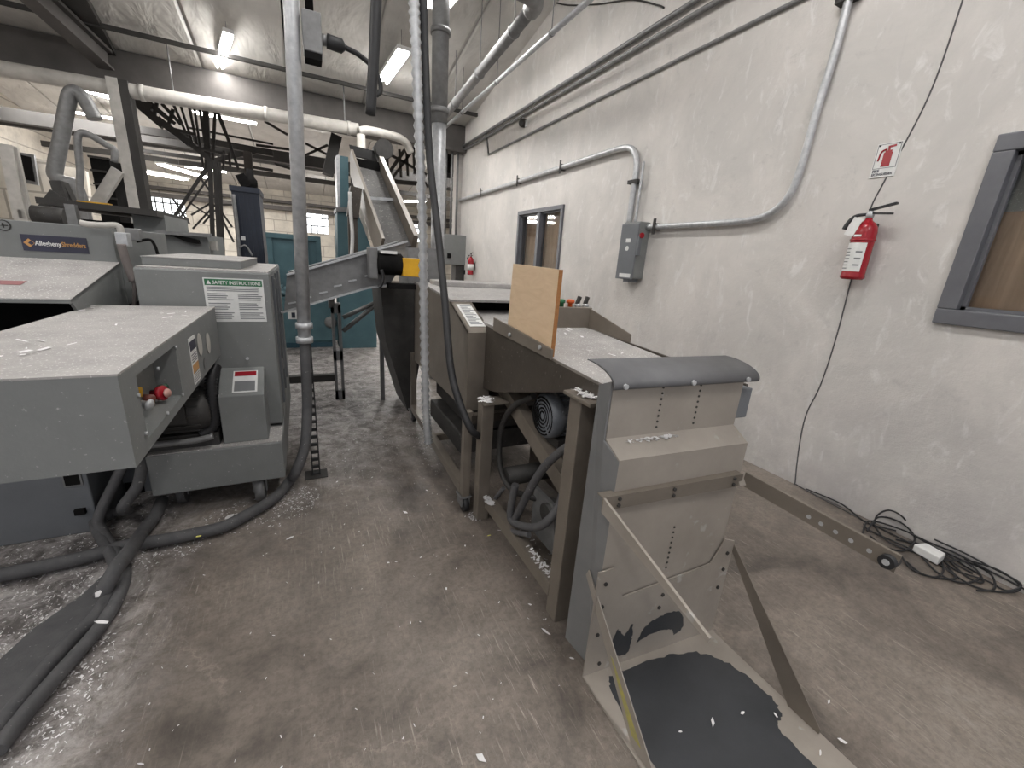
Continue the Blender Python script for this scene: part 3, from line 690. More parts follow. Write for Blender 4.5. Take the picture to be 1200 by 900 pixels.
# motor guard with sloped top
gx0, gx1 = -.462, -.243
gd = MB().yz([(2.60,.405),(2.60,.685),(2.795,.80),(2.795,.405)], gx0, gx1).build('belt_guard', M['grey'], t, .005)
n_ = Vector((0,-.115,.195)).normalized()
def slope(u, v, o=.001): return Vector((lin(gx0, gx1, u), lin(2.60, 2.795, v), lin(.685, .80, v)))+n_*o
g = MB(); g.prism([slope(.3,.1), slope(.85,.1), slope(.85,.85), slope(.3,.85)], n_*.001); wl = g.build('warning_label', M['white'], gd)
MB().prism([slope(.33,.66,.003), slope(.82,.66,.003), slope(.82,.82,.003), slope(.33,.82,.003)], n_*.0005).build('red_band', M['red'], wl)
MB().prism([slope(.34,.14,.003), slope(.8,.14,.003), slope(.8,.48,.003), slope(.34,.48,.003)], n_*.0005).build('grey_panel', M['grime'], wl)
p = aty(290, 420, 2.8); MB().cyl((p.x, 2.8, p.z), (p.x, 2.79, p.z), .009, 8).build('bolt', M['galv'], t)
# drive motor
mt = MB(); mt.lathe((-.77, 2.68, .60), (1,0,0), [(0,.07),(.01,.115),(.05,.122),(.22,.122),(.26,.11),(.28,.06)], 24)
for k in range(14):
    u = k*2*math.pi/14; mt.bar((-.72, 2.68+.122*math.cos(u), .60+.122*math.sin(u)), (-.55, 2.68+.122*math.cos(u), .60+.122*math.sin(u)), .008, .016, (0, math.cos(u), math.sin(u)))
mo = mt.build('drive_motor', M['darkm'], t)
MB().box(-.68, -.6, 2.54, 2.58, .57, .66).build('terminal_box', M['darkm'], mo)
MB().box(-.8, -.48, 2.6, 2.78, .405, .48).build('motor_foot', M['darkm'], mo)
MB().tube([(-.47,2.7,.84),(-.485,2.64,.78),(-.49,2.62,.65),(-.5,2.62,.52),(-.56,2.6,.47)], .028, 12, ribs=1, res=14).build('flexible_lead', M['black'], t)
MB().tube([(-.8,2.56,.46),(-.6,2.56,.46),(-.5,2.57,.47)], .018, 8).build('pipe_fitting', M['galvd'], t)
# hopper, sign panel, mouth
hx = -.935
hp = MB(); hp.yz([(2.53,1.19),(2.53,1.205),(3.2,1.345),(3.2,1.33)], -2.3, hx)
hp.yz([(2.53,1.205),(3.2,1.345),(3.2,1.08),(2.60,1.13)], hx-.012, hx)
hopper = hp.build('hopper_hood', M['grey'], t)
hd = MB().yz([(2.534,1.2065),(3.198,1.3465),(3.198,1.3485),(2.534,1.2085)], -2.3, hx-.0).build('hood_dust', M['dust'], hopper)
def hs(u, v, o=.004): return Vector((u, lin(2.53, 3.2, v), lin(1.205, 1.345, v)+o))
MB().prism([hs(-1.36,.28), hs(-1.16,.28), hs(-1.16,.37), hs(-1.36,.37)], (0,0,.001)).build('red_stain_label', mat('faded_red_label', S(140,92,92), .7), hopper)
MB().prism([hs(-1.5,.3), hs(-1.3,.3), hs(-1.3,.4), hs(-1.5,.4)], (0,0,.001)).build('torn_white_label', M['white'], hopper)
g = MB(); g.box(-2.3, -1.0, 3.1, 3.12, .9, 1.3); g.box(-2.3, -1.0, 2.4, 3.1, .9, .915); g.build('hopper_mouth_shade', M['dark'], t)  # near-black back and floor paint the shadow inside the mouth
sp = MB().box(-2.3, -.945, 3.2, 3.26, 1.30, 1.535).build('sign_panel', M['grey'], t, .004)
sp2 = MB().box(-2.3, -.95, 3.26, 4.3, 1.1, 1.53).build('rear_housing', M['grey'], t, .004)
a, b_ = aty(23, 274, 3.198), aty(105, 298, 3.198)
sg = MB().box(a.x, b_.x, 3.196, 3.199, b_.z+.002, a.z).build('brand_sign', M['sticker'], sp)
zc = (a.z+b_.z)/2; ww = b_.x-a.x
text_mesh('lettering', 'Allegheny', .034, M['white'], (a.x+.19*ww, 3.195, zc-.01), (1,0,0), (0,0,1), sg, .40*ww)
text_mesh('lettering', 'Shredders', .034, M['tan'], (a.x+.595*ww, 3.195, zc-.01), (1,0,0), (0,0,1), sg, .375*ww)
cxx = a.x+.11*ww
MB().prism([(cxx-.022,3.196,zc), (cxx,3.196,zc-.022), (cxx+.022,3.196,zc), (cxx,3.196,zc+.022)], (0,-.001,0)).build('diamond_logo', M['tan'], sg)
MB().prism([(cxx-.004,3.1948,zc), (cxx+.008,3.1948,zc-.011), (cxx+.02,3.1948,zc), (cxx+.008,3.1948,zc+.011)], (0,-.001,0)).build('logo_core', M['sticker'], sg)
p = aty(4, 264, 3.198); g = MB(); 
ring = [(p.x+.028*math.cos(u), p.z+.028*math.sin(u)) for u in [i*math.pi/10 for i in range(20)]]
g.prism([(x_, 3.199, z_) for x_, z_ in ring], (0,-.002,0)); rg = g.build('round_emblem', M['dbeam'], sp)
MB().prism([(p.x+(x_-p.x)*.8, 3.1965, p.z+(z_-p.z)*.8) for x_, z_ in ring], (0,-.001,0)).build('emblem_disc', M['grey'], rg)
g = MB(); g.bar((p.x-.018,3.195,p.z), (p.x+.018,3.195,p.z), .002, .006); g.bar((p.x,3.195,p.z-.012), (p.x,3.195,p.z+.012), .002, .006,(1,0,0)); g.build('emblem_mark', M['dbeam'], rg)
# low front cabinet and body under the control box
lc = MB().box(-2.3, -1.045, 2.58, 4.0, .0, .9).build('low_cabinet', M['grey2'], t, .006)
a, b_ = aty(68, 543, 2.579), aty(98, 568, 2.579)
g = MB(); g.box(a.x, b_.x, 2.574, 2.58, b_.z, a.z); vf = g.build('vent_frame', M['galvd'], lc)
MB().box(a.x+.008, b_.x-.008, 2.571, 2.575, b_.z+.008, a.z-.008).build('vent_grille', M['dark'], vf)
p = aty(98, 598, 2.579); MB().box(p.x-.03, p.x+.01, 2.56, 2.58, p.z-.015, p.z+.015).build('latch', M['dark'], lc)
g = MB(); g.box(-1.045, -.8, 2.95, 4.0, .0, .88); g.box(-.8, -.4, 3.0, 3.9, .42, 1.1); g.build('lower_body', M['grey2'], t)
a, b_ = aty(146, 566, 2.949), aty(172, 585, 2.949); MB().box(a.x, b_.x, 2.94, 2.951, b_.z, a.z).build('dark_opening', M['dark'], t)
g = MB(); g.box(-.95, -.72, 2.3, 2.4, .55, .865); g.box(-.95, -.9, 2.3, 2.9, .5, .865); g.build('box_bracket', M['grey2'], t)
# conduit fittings on the sign panel
pp = [aty(a_, b_, 3.14) for a_, b_ in ((94,261),(104,263),(122,264),(136,264),(141,268),(142,276))]
MB().tube(pp, .016, 10).build('pipe_fitting', M['pipe'], t)
p = aty(143, 279, 3.15); MB().box(p.x-.022, p.x+.03, 3.12, 3.19, p.z-.045, p.z+.03).build('conduit_box', M['galv'], t, .005)
p2 = aty(155, 274, 3.3); MB().box(p2.x-.03, p2.x+.04, 3.27, 3.33, p2.z-.04, p2.z+.03).build('conduit_box', M['galvd'], t, .005)
MB().tube([aty(a_, b_, 3.1) for a_, b_ in ((142,286),(146,300),(151,315),(156,328),(158,340),(157,358))], lambda u: .02 if u < .65 else .01, 12).build('flexible_lead', mat('dusty_maroon_hose', S(118,110,107), .7), t)
MB().tube([aty(a_, b_, 3.3) for a_, b_ in ((160,283),(175,281),(181,287),(185,298))], .008, 8).build('thin_lead', M['dark'], t)

# hoses on the floor left of the aisle
tag(MB().tube([atz(a_, b_, .05) if i else Vector((-.9,2.75,.62)) for i, (a_, b_) in enumerate(((0,0),(128,566),(115,590),(112,615),(128,645)))]+[atz(a_, b_, .045) for a_, b_ in ((136,668),(128,695),(112,722),(85,748),(58,778),(30,812),(0,850),(-30,890))], .025, 12).build('floor_hose', M['hose']),
    'dusty grey hose curving from under the control box to the lower left corner', 'hose')
tag(MB().tube([Vector((-.83,2.72,.60)), Vector((-.86,2.66,.45)), atz(118,600,.12), atz(120,622,.06), atz(140,652,.045), atz(146,676,.045), atz(136,705,.045), atz(116,736,.045), atz(90,766,.045), atz(60,800,.045), atz(28,838,.045), atz(-4,880,.045)], .024, 12).build('floor_hose', M['hose']),
    'second dusty hose lying alongside on the outer right of the floor bundle', 'hose')
tag(MB().tube([Vector((-.8,2.66,.44)), Vector((-.82,2.58,.36)), Vector((-.84,2.52,.26)), Vector((-.9,2.48,.17)), atz(150,598,.1), atz(136,600,.06), atz(124,606,.05)], .026, 12).build('machine_hose', M['hose']),
    'thick grey hose hooked from the shredder base back under the control box', 'hose')
tag(MB().tube([atz(190,586,.05), atz(182,604,.05), atz(168,622,.05), atz(150,648,.13), atz(135,668,.045+.09), atz(118,700,.05)], .03, 12).build('floor_hose', M['hose']),
    'short thick hose crossing under the long pole hose near the shredder', 'hose')
g = MB(); pl = [atz(a_, b_, .004) for a_, b_ in ((125,672),(134,686),(118,716),(60,772),(0,838),(-40,872),(-40,820),(0,775),(40,738),(95,700))]
tag(g.prism(pl, (0,0,.008)).build('floor_mat', M['hose']), 'flat grey strip of dusty cable cover lying beside the floor hoses at lower left', 'cable cover')

# ================================================================== hooded machine on casters, right of the aisle
t = thing('hooded_sorting_machine', 'brown grey hooded machine on a castered frame with a sloped instruction plate', 'machine', (1.2, 2.9, 0))
xl, xr = .83, 1.62
g = MB(); g.yz([(3.5,.62),(3.5,1.275),(3.05,1.275),(2.54,1.235),(2.20,1.10),(2.2,.62)], xl, xl+.012)
g.yz([(3.5,.62),(3.5,1.275),(3.05,1.275),(2.54,1.235),(2.30,1.14),(2.3,.62)], xr-.012, xr)
g.yz([(2.54,1.223),(2.54,1.235),(2.20,1.10),(2.20,1.088)], xl, .975)
g.yz([(2.2,.62),(2.2,1.10),(2.54,1.235),(2.54,.62)], .963, .975)
g.box(xl, .975, 2.186, 2.1995, .62, 1.10); g.box(xl, xr, 3.488, 3.5, .62, 1.275); g.box(xl+.01, xr-.01, 2.25, 3.48, .62, .64)
g.build('hood_body', M['brown'], t)
g = MB(); g.yz([(2.54,1.235),(3.05,1.275),(3.5,1.275),(3.5,1.29),(3.05,1.29),(2.535,1.25)], xl, xr); tp = g.build('dusty_top', M['dust'], t)
MB().box(xl+.1, xr-.05, 3.1, 3.4, 1.29, 1.325).build('top_cover', M['dust'], t, .005)
def sl(u, v, o=.001): return Vector((lin(xl, .975, u), lin(2.2, 2.54, v), lin(1.10, 1.235, v)+o))
ip = MB().prism([sl(.22,.16), sl(.9,.16), sl(.84,.9), sl(.2,.9)], (0,-.0007,.002)).build('instruction_plate', M['white'], t)
g = MB()
for k in range(13): v_ = .22+k*.05; g.prism([sl(.3,v_,.004), sl(.82-.1*(k % 3),v_,.004), sl(.82-.1*(k % 3),v_+.022,.004), sl(.3,v_+.022,.004)], (0,0,.0004))
g.build('printed_lines', M['grime'], ip)
MB().box(.98, xr-.02, 2.75, 2.78, .7, 1.23).build('mouth_shade_panel', M['dark'], t)  # dark panel closing the mouth, its inner shade given as colour
co = MB().box(1.20, xr-.005, 2.1, 2.32, 1.13, 1.262).build('control_console', M['brown'], t, .004)
for px, py, m_, r_ in ((658,357,'green',.022),(668,358,'orange',.026)):
    p = aty(px, py, 2.15); MB().lathe((p.x, 2.15, 1.262), (0,0,1), [(0,.014),(.02,.014),(.022,r_),(.04,r_),(.045,r_*.6)], 14).build('push_button', M[m_], co)
for px, py in ((677,357),(686,359)):
    p = aty(px, py, 2.15); MB().bar((p.x-.01, 2.15, 1.262), (p.x+.01, 2.15, 1.325), .02, .02).build('toggle_lever', M['dbeam'], co); MB().lathe((p.x, 2.15, 1.262), (0,0,1), [(0,.022),(.015,.022),(.02,.012)], 12).build('switch_base', M['galv'], co)
# frame
r1 = atz(500, 492, .13)
for x, y in ((.805,2.09),(r1.x-.04,3.62),(1.58,2.12),(1.58,3.62)):
    MB().box(x-.024, x+.024, y-.024, y+.024, .11, .66).build('leg', M['brown'], t); caster(x, y, .05, .11, t, 'black', wd=.032)
MB().bar((.805,2.115,.14), (r1.x-.04,3.6,.14), .05, .06).build('bottom_rail', M['brown'], t)
MB().bar((1.58,2.15,.14), (1.58,3.6,.14), .05, .06).build('bottom_rail', M['brown'], t)
MB().bar((.83,2.9,.14), (1.55,2.9,.14), .04, .05).build('cross_rail', M['brown'], t)
MB().bar((.82,2.09,.61), (1.57,2.12,.61), .05, .05).build('cross_rail', M['brownd'], t)
g = MB(); g.box(.92, 1.5, 2.5, 3.3, .17, .32); g.build('belt_tray', M['darkm'], t, .01)
MB().box(1.0, 1.55, 2.5, 3.4, .34, .6).build('drive_housing', M['darkm'], t, .01)
# ------------------------------------------------------------------ infeed belt conveyor
t = thing('infeed_conveyor', 'brown infeed belt conveyor with dusty belt, square legs and motor underneath', 'conveyor', (1.25, 1.6, 0))
bx0, bx1 = .965, 1.60
g = MB(); g.yz([(.99,1.07),(2.0,1.135),(2.74,1.16),(2.74,1.12),(2.0,1.10),(.99,1.03)], bx0, bx1-.02); g.build('belt', M['dust'], t)
g = MB(); g.cyl((bx0, 1.02, 1.02), (bx1-.02, 1.02, 1.02), .045); g.build('end_roller', M['galvd'], t)
g = MB(); g.yz([(1.0,1.0),(1.28,1.02),(2.01,.79),(2.19,.76),(2.19,1.14),(1.0,1.09)], .935, .96); g.build('side_panel', M['brownd'], t); MB().yz([(1.0,1.0),(1.28,1.02),(2.01,.79),(2.19,.76),(2.19,1.14),(1.0,1.09)], bx1-.015, bx1).build('side_panel', M['brownd'], t)
a, b_ = atx(580, 373, .93), atx(648, 411, .93)
rl = MB().yz([(b_.y,1.115),(a.y,1.135),(a.y,a.z+.005),(b_.y,b_.z+.005)], .922, .932).build('side_rail', M['brown'], t)
for k in (.15, .65): MB().cyl((.922, lin(b_.y,a.y,k), 1.15), (.914, lin(b_.y,a.y,k), 1.15), .01, 8).build('bolt', M['galv'], rl)
a, b_ = atx(692, 356, bx1), atx(740, 390, bx1)
MB().yz([(b_.y,1.12),(2.12,1.14),(2.12,1.262),(b_.y,1.165)], bx1-.004, bx1+.004).build('side_guard', M['brown'], t)
def leg(x, y, z, w, name='leg', d=None): return MB().box(x-w/2, x+w/2, y-(d or w)/2, y+(d or w)/2, 0, z).build(name, M['brown'], t, .004)
leg(.925, 1.19, 1.03, .075); leg(.875, 1.99, .74, .072); leg(1.56, 1.19, 1.03, .075); leg(1.56, 1.99, .74, .072)
MB().box(.87, 1.02, 1.08, 1.25, 1.03, 1.045).build('cap_plate', M['brown'], t, .003)
MB().box(.84, .99, 1.93, 2.05, .74, .752).build('cap_plate', M['brown'], t, .003)
for x in (.91, 1.56): MB().bar((x, 1.22, .12), (x, 1.96, .12), .05, .07).build('bottom_rail', M['brown'], t)
MB().bar((.95,1.19,.12), (1.53,1.19,.12), .05, .06).build('cross_rail', M['brownd'], t)
p, q = atx(556, 447, 1.02), atx(700, 572, 1.02)
MB().bar((1.03,2.12,.80), (1.03,1.2,.47), .06, .09).build('motor_beam', M['brown'], t)
MB().yz([(1.3,.2),(2.15,.2),(2.15,.72),(1.3,.62)], 1.28, 1.5).build('gear_housing', M['brownd'], t)
g = MB(); g.cyl((.98,1.45,.34), (1.5,1.45,.34), .05); g.build('lower_roller', M['darkm'], t)
g = MB(); g.cyl((.98,1.9,.30), (1.5,1.9,.30), .055); g.build('lower_roller', M['darkm'], t)
MB().yz([(1.35,.15),(1.6,.15),(1.6,.40),(1.42,.40)], 1.0, 1.02).build('gusset_plate', M['galvd'], t)
MB().yz([(1.3,.70),(1.6,.74),(1.95,.60),(1.95,.52),(1.3,.5)], 1.2, 1.26).build('chute_side', M['brownd'], t)
# motor
mc = Vector((.995, 1.58, .80))
mt = MB(); mt.lathe(mc, (1,-.05,0), [(0,.09),(.008,.108),(.06,.112),(.07,.1),(.24,.1),(.26,.095),(.28,.05)], 26)
for k in range(18):
    u = k*2*math.pi/18; mt.bar(mc+Vector((.07,.1*math.cos(u),.1*math.sin(u))), mc+Vector((.24,.1*math.cos(u),.1*math.sin(u))), .006, .02, (0, math.cos(u), math.sin(u)))
mo = mt.build('belt_motor', mat('motor_grey', S(120,124,130), .45, 0, S(90,94,100), 12, .9, speck=S(170,172,176), speck_thr=.66), t)
g = MB()
for r0 in (.022,.04,.058,.076,.092):
    for s0 in (0, math.pi):
        ps = [mc+Vector((-.001, r0*math.cos(u), r0*math.sin(u))) for u in [s0+.9+i*(math.pi-.22)/12 for i in range(13)]]
        g.tube(ps, .0045, 5, False)
g.build('fan_grille_slots', M['dark'], mo)
MB().box(1.1, 1.2, 1.44, 1.5, .72, .82).build('terminal_box', M['darkm'], mo)
MB().box(1.04, 1.24, 1.49, 1.66, .655, .70).build('motor_foot', M['darkm'], mo)
def inter(pxs, x): return [atx(a_, b_, x_) for (a_, b_), x_ in zip(pxs, x)]
MB().tube(inter(((625,464),(600,478),(587,505),(586,545),(598,572),(625,583),(655,588)), (1.0,.98,.97,.97,.97,1.0,1.1)), .017, 10).build('power_lead', M['darkm'], t)
MB().tube(inter(((700,512),(668,522),(640,545),(622,572),(608,600),(598,622),(604,638)), (1.0,.96,.94,.93,.93,.93,.94)), .02, 10).build('hose', M['hose'], t)
MB().tube(inter(((604,568),(598,600),(602,612),(622,618),(640,612),(656,590),(662,560)), (.93,.92,.92,.92,.93,1.0,1.1)), .02, 10).build('hose', M['hose'], t)
MB().tube(inter(((590,572),(578,590),(583,608),(600,622),(620,627)), (.95,.93,.92,.9,.9)), .013, 10).build('hose', M['hose'], t)
MB().tube(inter(((690,530),(688,560),(694,575),(704,590)), (1.1,1.1,1.1,1.1)), .01, 8).build('power_lead', M['dark'], t)

# plywood board standing in the belt trough
q0, q1 = atx(656, 316, .945).y, atx(602, 309, .945).y
t = thing('plywood_board', 'upright sheet of raw plywood standing on the belt against the left rail', 'board', (.95, 1.6, 1.12))
xa = .942
pb = MB().prism([(xa,q0+.005,1.118),(xa,q1+.02,1.14),(xa,q1,atx(602,309,.945).z),(xa,q0,atx(656,316,.945).z)], (.018,0,0)).build('face', M['ply'], t)
MB().prism([(xa-.0005,q0+.004,1.118),(xa+.0185,q0+.004,1.118),(xa+.0185,q0-.001,atx(656,316,.945).z),(xa-.0005,q0-.001,atx(656,316,.945).z)], (0,-.0015,0)).build('edge', M['plyedge'], t)

# ------------------------------------------------------------------ loading scoop at the near end
rz = -.075
t = thing('loading_scoop', 'bare steel loading chute with floor plate, braces and curled top lip in the foreground', 'chute', (.865, .95, 0), rz)
W = wmat(t)
def L_(x, y, z): return W @ Vector((x, y, z))
def lbox(g, x0, x1, y0, y1, z0, z1):
    vs = [L_(x, y, z) for x in (x0, x1) for y in (y0, y1) for z in (z0, z1)]
    g.add(vs, [(0,1,3,2),(4,6,7,5),(0,4,5,1),(2,3,7,6),(0,2,6,4),(1,5,7,3)]); return g
g = MB(); lbox(g, .015, .60, -.045, -.037, 0.02, .905); g.build('lower_panel', M['steel'], t)
g = MB(); g.prism([L_(.015,-.045,.905), L_(.60,-.045,.905), L_(.585,.02,.955), L_(-.0,.02,.955)], (0,0,.006)); g.build('ledge', M['steel'], t)
g = MB(); lbox(g, .0, .585, .02, .028, .955, 1.17); up = g.build('upper_panel', M['steel'], t)
g = MB(); g.prism([L_(-.01,.085,.05), L_(-.01,.085,1.13), L_(-.01,.02,1.16), L_(-.01,.02,.955), L_(.015,-.045,.905), L_(.015,-.045,.05)], Vector((.008,0,0))); g.build('side_panel', mat('grey_side_steel', S(132,132,132), .45, .2, S(116,117,118), 6, .9), t)
g = MB(); g.prism([L_(.58,.085,.05), L_(.58,.085,1.13), L_(.58,.02,1.16), L_(.58,.02,.955), L_(.592,-.045,.905), L_(.592,-.045,.05)], Vector((.008,0,0))); g.build('side_panel', M['steel'], t)
# dotted rivet rows
def dots(x, y, z0, z1, n, r, x2=None, parent=up):
    g = MB()
    for k in range(n):
        z_ = lin(z0, z1, k/(n-1)); g.cyl(L_(lin(x, x2 if x2 is not None else x, k/(n-1)), y, z_), L_(lin(x, x2 if x2 is not None else x, k/(n-1)), y-.002, z_), r, 8)
    return g.build('rivet_row', M['dbeam'], parent)
dots(.205, .02, .985, 1.15, 9, .0042); dots(.375, .02, .985, 1.15, 9, .0042)
g = MB(); lbox(g, .59, .66, .03, .13, .98, 1.10); g.build('side_box', M['grey2'], t, .004)
# curled lip
vs = []; n = 12; segs = []
for i in range(n+1):
    a_ = math.radians(lin(-8, 96, i/n)); segs.append((-.012+.15*(1-math.cos(a_)) , 1.150+.052*math.sin(a_)))
poly = [(y_, z_) for y_, z_ in segs]+[(y_+.006, z_-.004) for y_, z_ in reversed(segs)]
g = MB(); g.prism([L_(-.02, y_, z_) for y_, z_ in poly], L_(.625,0,0)-L_(-.02,0,0)); g.sm = [k > 1 for k in range(len(g.sm))]; 
lp = g.build('curled_lip', mat('worn_rubber_steel', S(108,108,110), .6, .1, S(84,84,86), 5, .9), t)
for x in (.02,.3,.56): g = MB().cyl(L_(x,-.012,1.152), L_(x,-.02,1.152), .009, 8); g.build('bolt', M['galv'], lp)
# scoop back plate and floor
g = MB(); g.prism([L_(-.005,-.056,0), L_(.655,-.056,0), L_(.655,-.056,.47), L_(.60,-.056,.49), L_(.545,-.056,.385), L_(.12,-.056,.345), L_(.06,-.056,.49), L_(-.005,-.056,.485)], L_(0,.006,0)-L_(0,0,0))
bp_ = g.build('back_plate', M['steel'], t)
g = MB(); g.prism([L_(-.005,-.05,.0), L_(.655,-.05,.0), L_(.70,-.85,.0), L_(.04,-.85,.0)], (0,0,.008)); fp = g.build('floor_plate', M['steel'], t)
random.seed(11)
def blob(pts, z, nm, m_, par, jit=.006):
    P_ = catmull([(x, y, 0) for x, y in pts]+[(pts[0][0], pts[0][1], 0)], 8)[:-1]
    g = MB(); g.prism([L_(p.x+random.uniform(-jit,jit), p.y+random.uniform(-jit,jit), z) for p in P_], (0,0,.0008)); return g.build(nm, M[m_], par)
blob([(.07,-.12),(.12,-.085),(.33,-.09),(.5,-.12),(.60,-.22),(.63,-.36),(.60,-.42),(.55,-.45),(.56,-.62),(.50,-.80),(.12,-.80),(.07,-.6),(.05,-.3)], .0082, 'dark_wear_patch', 'scoopdirt', fp)
def vblob(pts, nm, jit=.004):
    P_ = catmull([(x, z, 0) for x, z in pts]+[(pts[0][0], pts[0][1], 0)], 8)[:-1]
    g = MB(); g.prism([L_(p.x+random.uniform(-jit,jit), -.0562, p.y+random.uniform(-jit,jit)) for p in P_], L_(0,-.0008,0)-L_(0,0,0)); return g.build(nm, M['scoopdirt'], bp_)
vblob([(.12,.06),(.19,.05),(.20,.12),(.19,.20),(.16,.15),(.12,.19),(.10,.10)], 'dark_wear_patch')
vblob([(.23,.09),(.30,.11),(.40,.10),(.43,.06),(.47,.10),(.43,.18),(.33,.19),(.26,.16)], 'dark_wear_patch')
for x, z in ((.03,.43),(.03,.33),(.03,.2),(.06,.05),(.315,.34),(.315,.30),(.625,.42),(.625,.34),(.62,.25),(.31,.24)):
    if .05 < x < .6 and z > .4: continue
    MB().cyl(L_(x,-.056,z), L_(x,-.061,z), .0075, 8).build('bolt', M['dbeam'], bp_)
dots(.315, -.046, .42, .60, 9, .0042, .315, t)
# flat bar braces
a, b_ = atx(692, 668, .87), atx(768, 905, .87)
def flatbar(p, q, w, m_, name, off=.005):
    g = MB(); g.bar(p, q, off, w, (0,0,1)); return g.build(name, m_, t)
p_, q_ = atx(690,668,.862), atx(766,908,.866)
br1 = MB().prism([p_, p_+Vector((0,.012,-.03)), q_+Vector((0,.10,-.012)), q_+Vector((0,0,-.012)), q_], (.004,0,0)).build('brace', M['steel'], t)
e_ = (q_-p_)
MB().prism([p_+e_*.5+Vector((-.0006,.028,-.008)), p_+e_*.5+Vector((-.0006,.04,-.008)), p_+e_*.93+Vector((-.0006,.075,-.006)), p_+e_*.93+Vector((-.0006,.03,-.006))], (.0005,0,0)).build('yellow_paint_mark', M['ypaint'], br1)
MB().prism([L_(.655,-.055,.455), L_(.655,-.055,.42), L_(.66,-.40,.010), L_(.668,-.505,.010), L_(.668,-.505,.03)], (.004,0,0)).build('brace', M['brown'], t)
# hinged lifting frame: cross bar and two arms
A = aty(706, 591, L_(-.012,-.062,0).y); B = aty(869, 562, L_(.68,-.066,0).y)
g = MB(); g.bar(A, B, .005, .05); g.bar(A+Vector((0,.015,.022)), B+Vector((0,.015,.022)), .035, .004); cbx = g.build('cross_bar', M['brown'], t)
for k in (.1, .47, .93):
    c_ = A.lerp(B, k)
    for dz in (.012, -.012): MB().cyl(c_+Vector((0,-.0025,dz)), c_+Vector((0,-.008,dz)), .0065, 8).build('bolt', M['dbeam'], cbx)
E1 = atx(829, 757, A.x); 
g = MB(); g.prism([A+Vector((0,0,.0225)), A-Vector((0,0,.03)), Vector((E1.x,E1.y,E1.z+.008)), Vector((E1.x,E1.y,E1.z+.0225))], (.004,0,0)); g.bar(A+Vector((.003,0,.0225)), (E1.x+.003, E1.y, E1.z+.0225), .009, .003, (0,0,1)); g.build('lifting_arm', M['steel'], t)
E2 = atx(1052, 662, B.x+.015); B2 = B+Vector((.015,0,.0))
g = MB(); g.bar(B2, (E2.x, E2.y, E2.z), .005, .055); g.bar(B2+Vector((.004,0,.0275)), (E2.x+.004, E2.y, E2.z+.0275), .012, .003); ar = g.build('lifting_arm', M['brown'], t)
for k in (.5,.58,.67,.76,.86): c_ = B2.lerp(E2, k); MB().cyl(c_+Vector((-.003,0,-.004)), c_+Vector((-.0045,0,-.004)), .007, 8).build('bolt_hole', M['galv'], ar)
c_ = B2.lerp(E2, .96); en = MB().cyl(c_+Vector((-.022,0,0)), c_+Vector((.02,0,0)), .02, 18).build('rubber_roller', M['black'], ar)
MB().cyl(c_+Vector((-.024,0,0)), c_+Vector((.022,0,0)), .009, 12).build('roller_hub', M['galv'], en)
MB().bar(L_(.58,.0,.725), B+Vector((0,.0,0)), .03, .045).build('hinge_bracket', M['steel'], t)

# ================================================================== transfer conveyor, inclined conveyor
t = thing('transfer_conveyor', 'grey trough conveyor with black motor rising from the shredder cabinet to the inclined conveyor', 'conveyor', (.3, 3.7, 0))
Y = 3.6
pts = [aty(a_, b_, Y) for a_, b_ in ((336,322),(452,291),(477,283),(471,312),(456,334),(431,337),(333,366))]
g = MB(); g.prism(pts, (0,.012,0)); g.build('side_panel', M['galvd'], t); MB().prism([p+Vector((0,.38,0)) for p in pts], (0,.012,0)).build('side_panel', M['galvd'], t)
g = MB(); g.bar(pts[0]+Vector((0,-.01,0)), pts[2]+Vector((0,-.01,0)), .04, .014); g.bar(pts[0]+Vector((0,.4,0)), pts[2]+Vector((0,.4,0)), .04, .014)
g.bar(pts[6]+Vector((-.02,-.015,0)), pts[5]+Vector((0,-.015,0)), .04, .014); g.bar(pts[5]+Vector((0,-.015,0)), pts[4]+Vector((0,-.015,0)), .04, .014); g.build('edge_flange', M['galv'], t)
g = MB(); g.bar(pts[6].lerp(pts[0],.3)+Vector((0,.2,0)), pts[4].lerp(pts[2],.4)+Vector((0,.2,0)), .36, .02); g.build('belt', M['darkm'], t)
g = MB()
for px, py in ((343,355),(360,349),(379,343),(396,335),(413,329),(432,323)):
    p = aty(px, py, Y-.003); g.bar(p+Vector((-.03,0,-.006)), p+Vector((.03,0,.008)), .006, .012)
g.build('slots', M['galv'], t)
p = aty(450, 309, 3.5); q = aty(471, 309, 3.5)
mo = MB().lathe((p.x-.06, 3.5, p.z), (1,0,0), [(0,.07),(.02,.085),(q.x-p.x+.05,.085),(q.x-p.x+.07,.06)], 20); mo = mo.build('gear_motor', M['dark'], t)
MB().box(p.x-.12, p.x-.055, 3.44, 3.58, p.z-.12, p.z+.12).build('gearbox', M['galvd'], mo, .01)
MB().box(p.x-.03, p.x+.09, 3.43, 3.52, p.z+.078, p.z+.1).build('motor_label', M['white'], mo)
a, b_ = aty(472, 302, 3.42), aty(493, 325, 3.42)
MB().box(a.x, b_.x, 3.42, 3.56, b_.z, a.z).build('yellow_guard', M['yellow'], t, .006)
MB().tube([aty(a_, b_, 3.42) for a_, b_ in ((447,316),(449,325),(447,333),(444,337))], .014, 8).build('motor_lead', M['black'], t)
a, b_ = aty(455, 332, 3.5), aty(491, 339, 3.5); MB().box(a.x, b_.x, 3.45, 3.6, b_.z, a.z-.0).build('mounting_bracket', M['dark'], t)
for x_ in (pts[0].x+.0, ):
    pass
lg = atz(399, 467)
g = MB(); g.box(lg.x-.045, lg.x-.018, lg.y-.03, lg.y+.03, .0, .98); g.box(lg.x+.018, lg.x+.045, lg.y-.03, lg.y+.03, .0, .98)
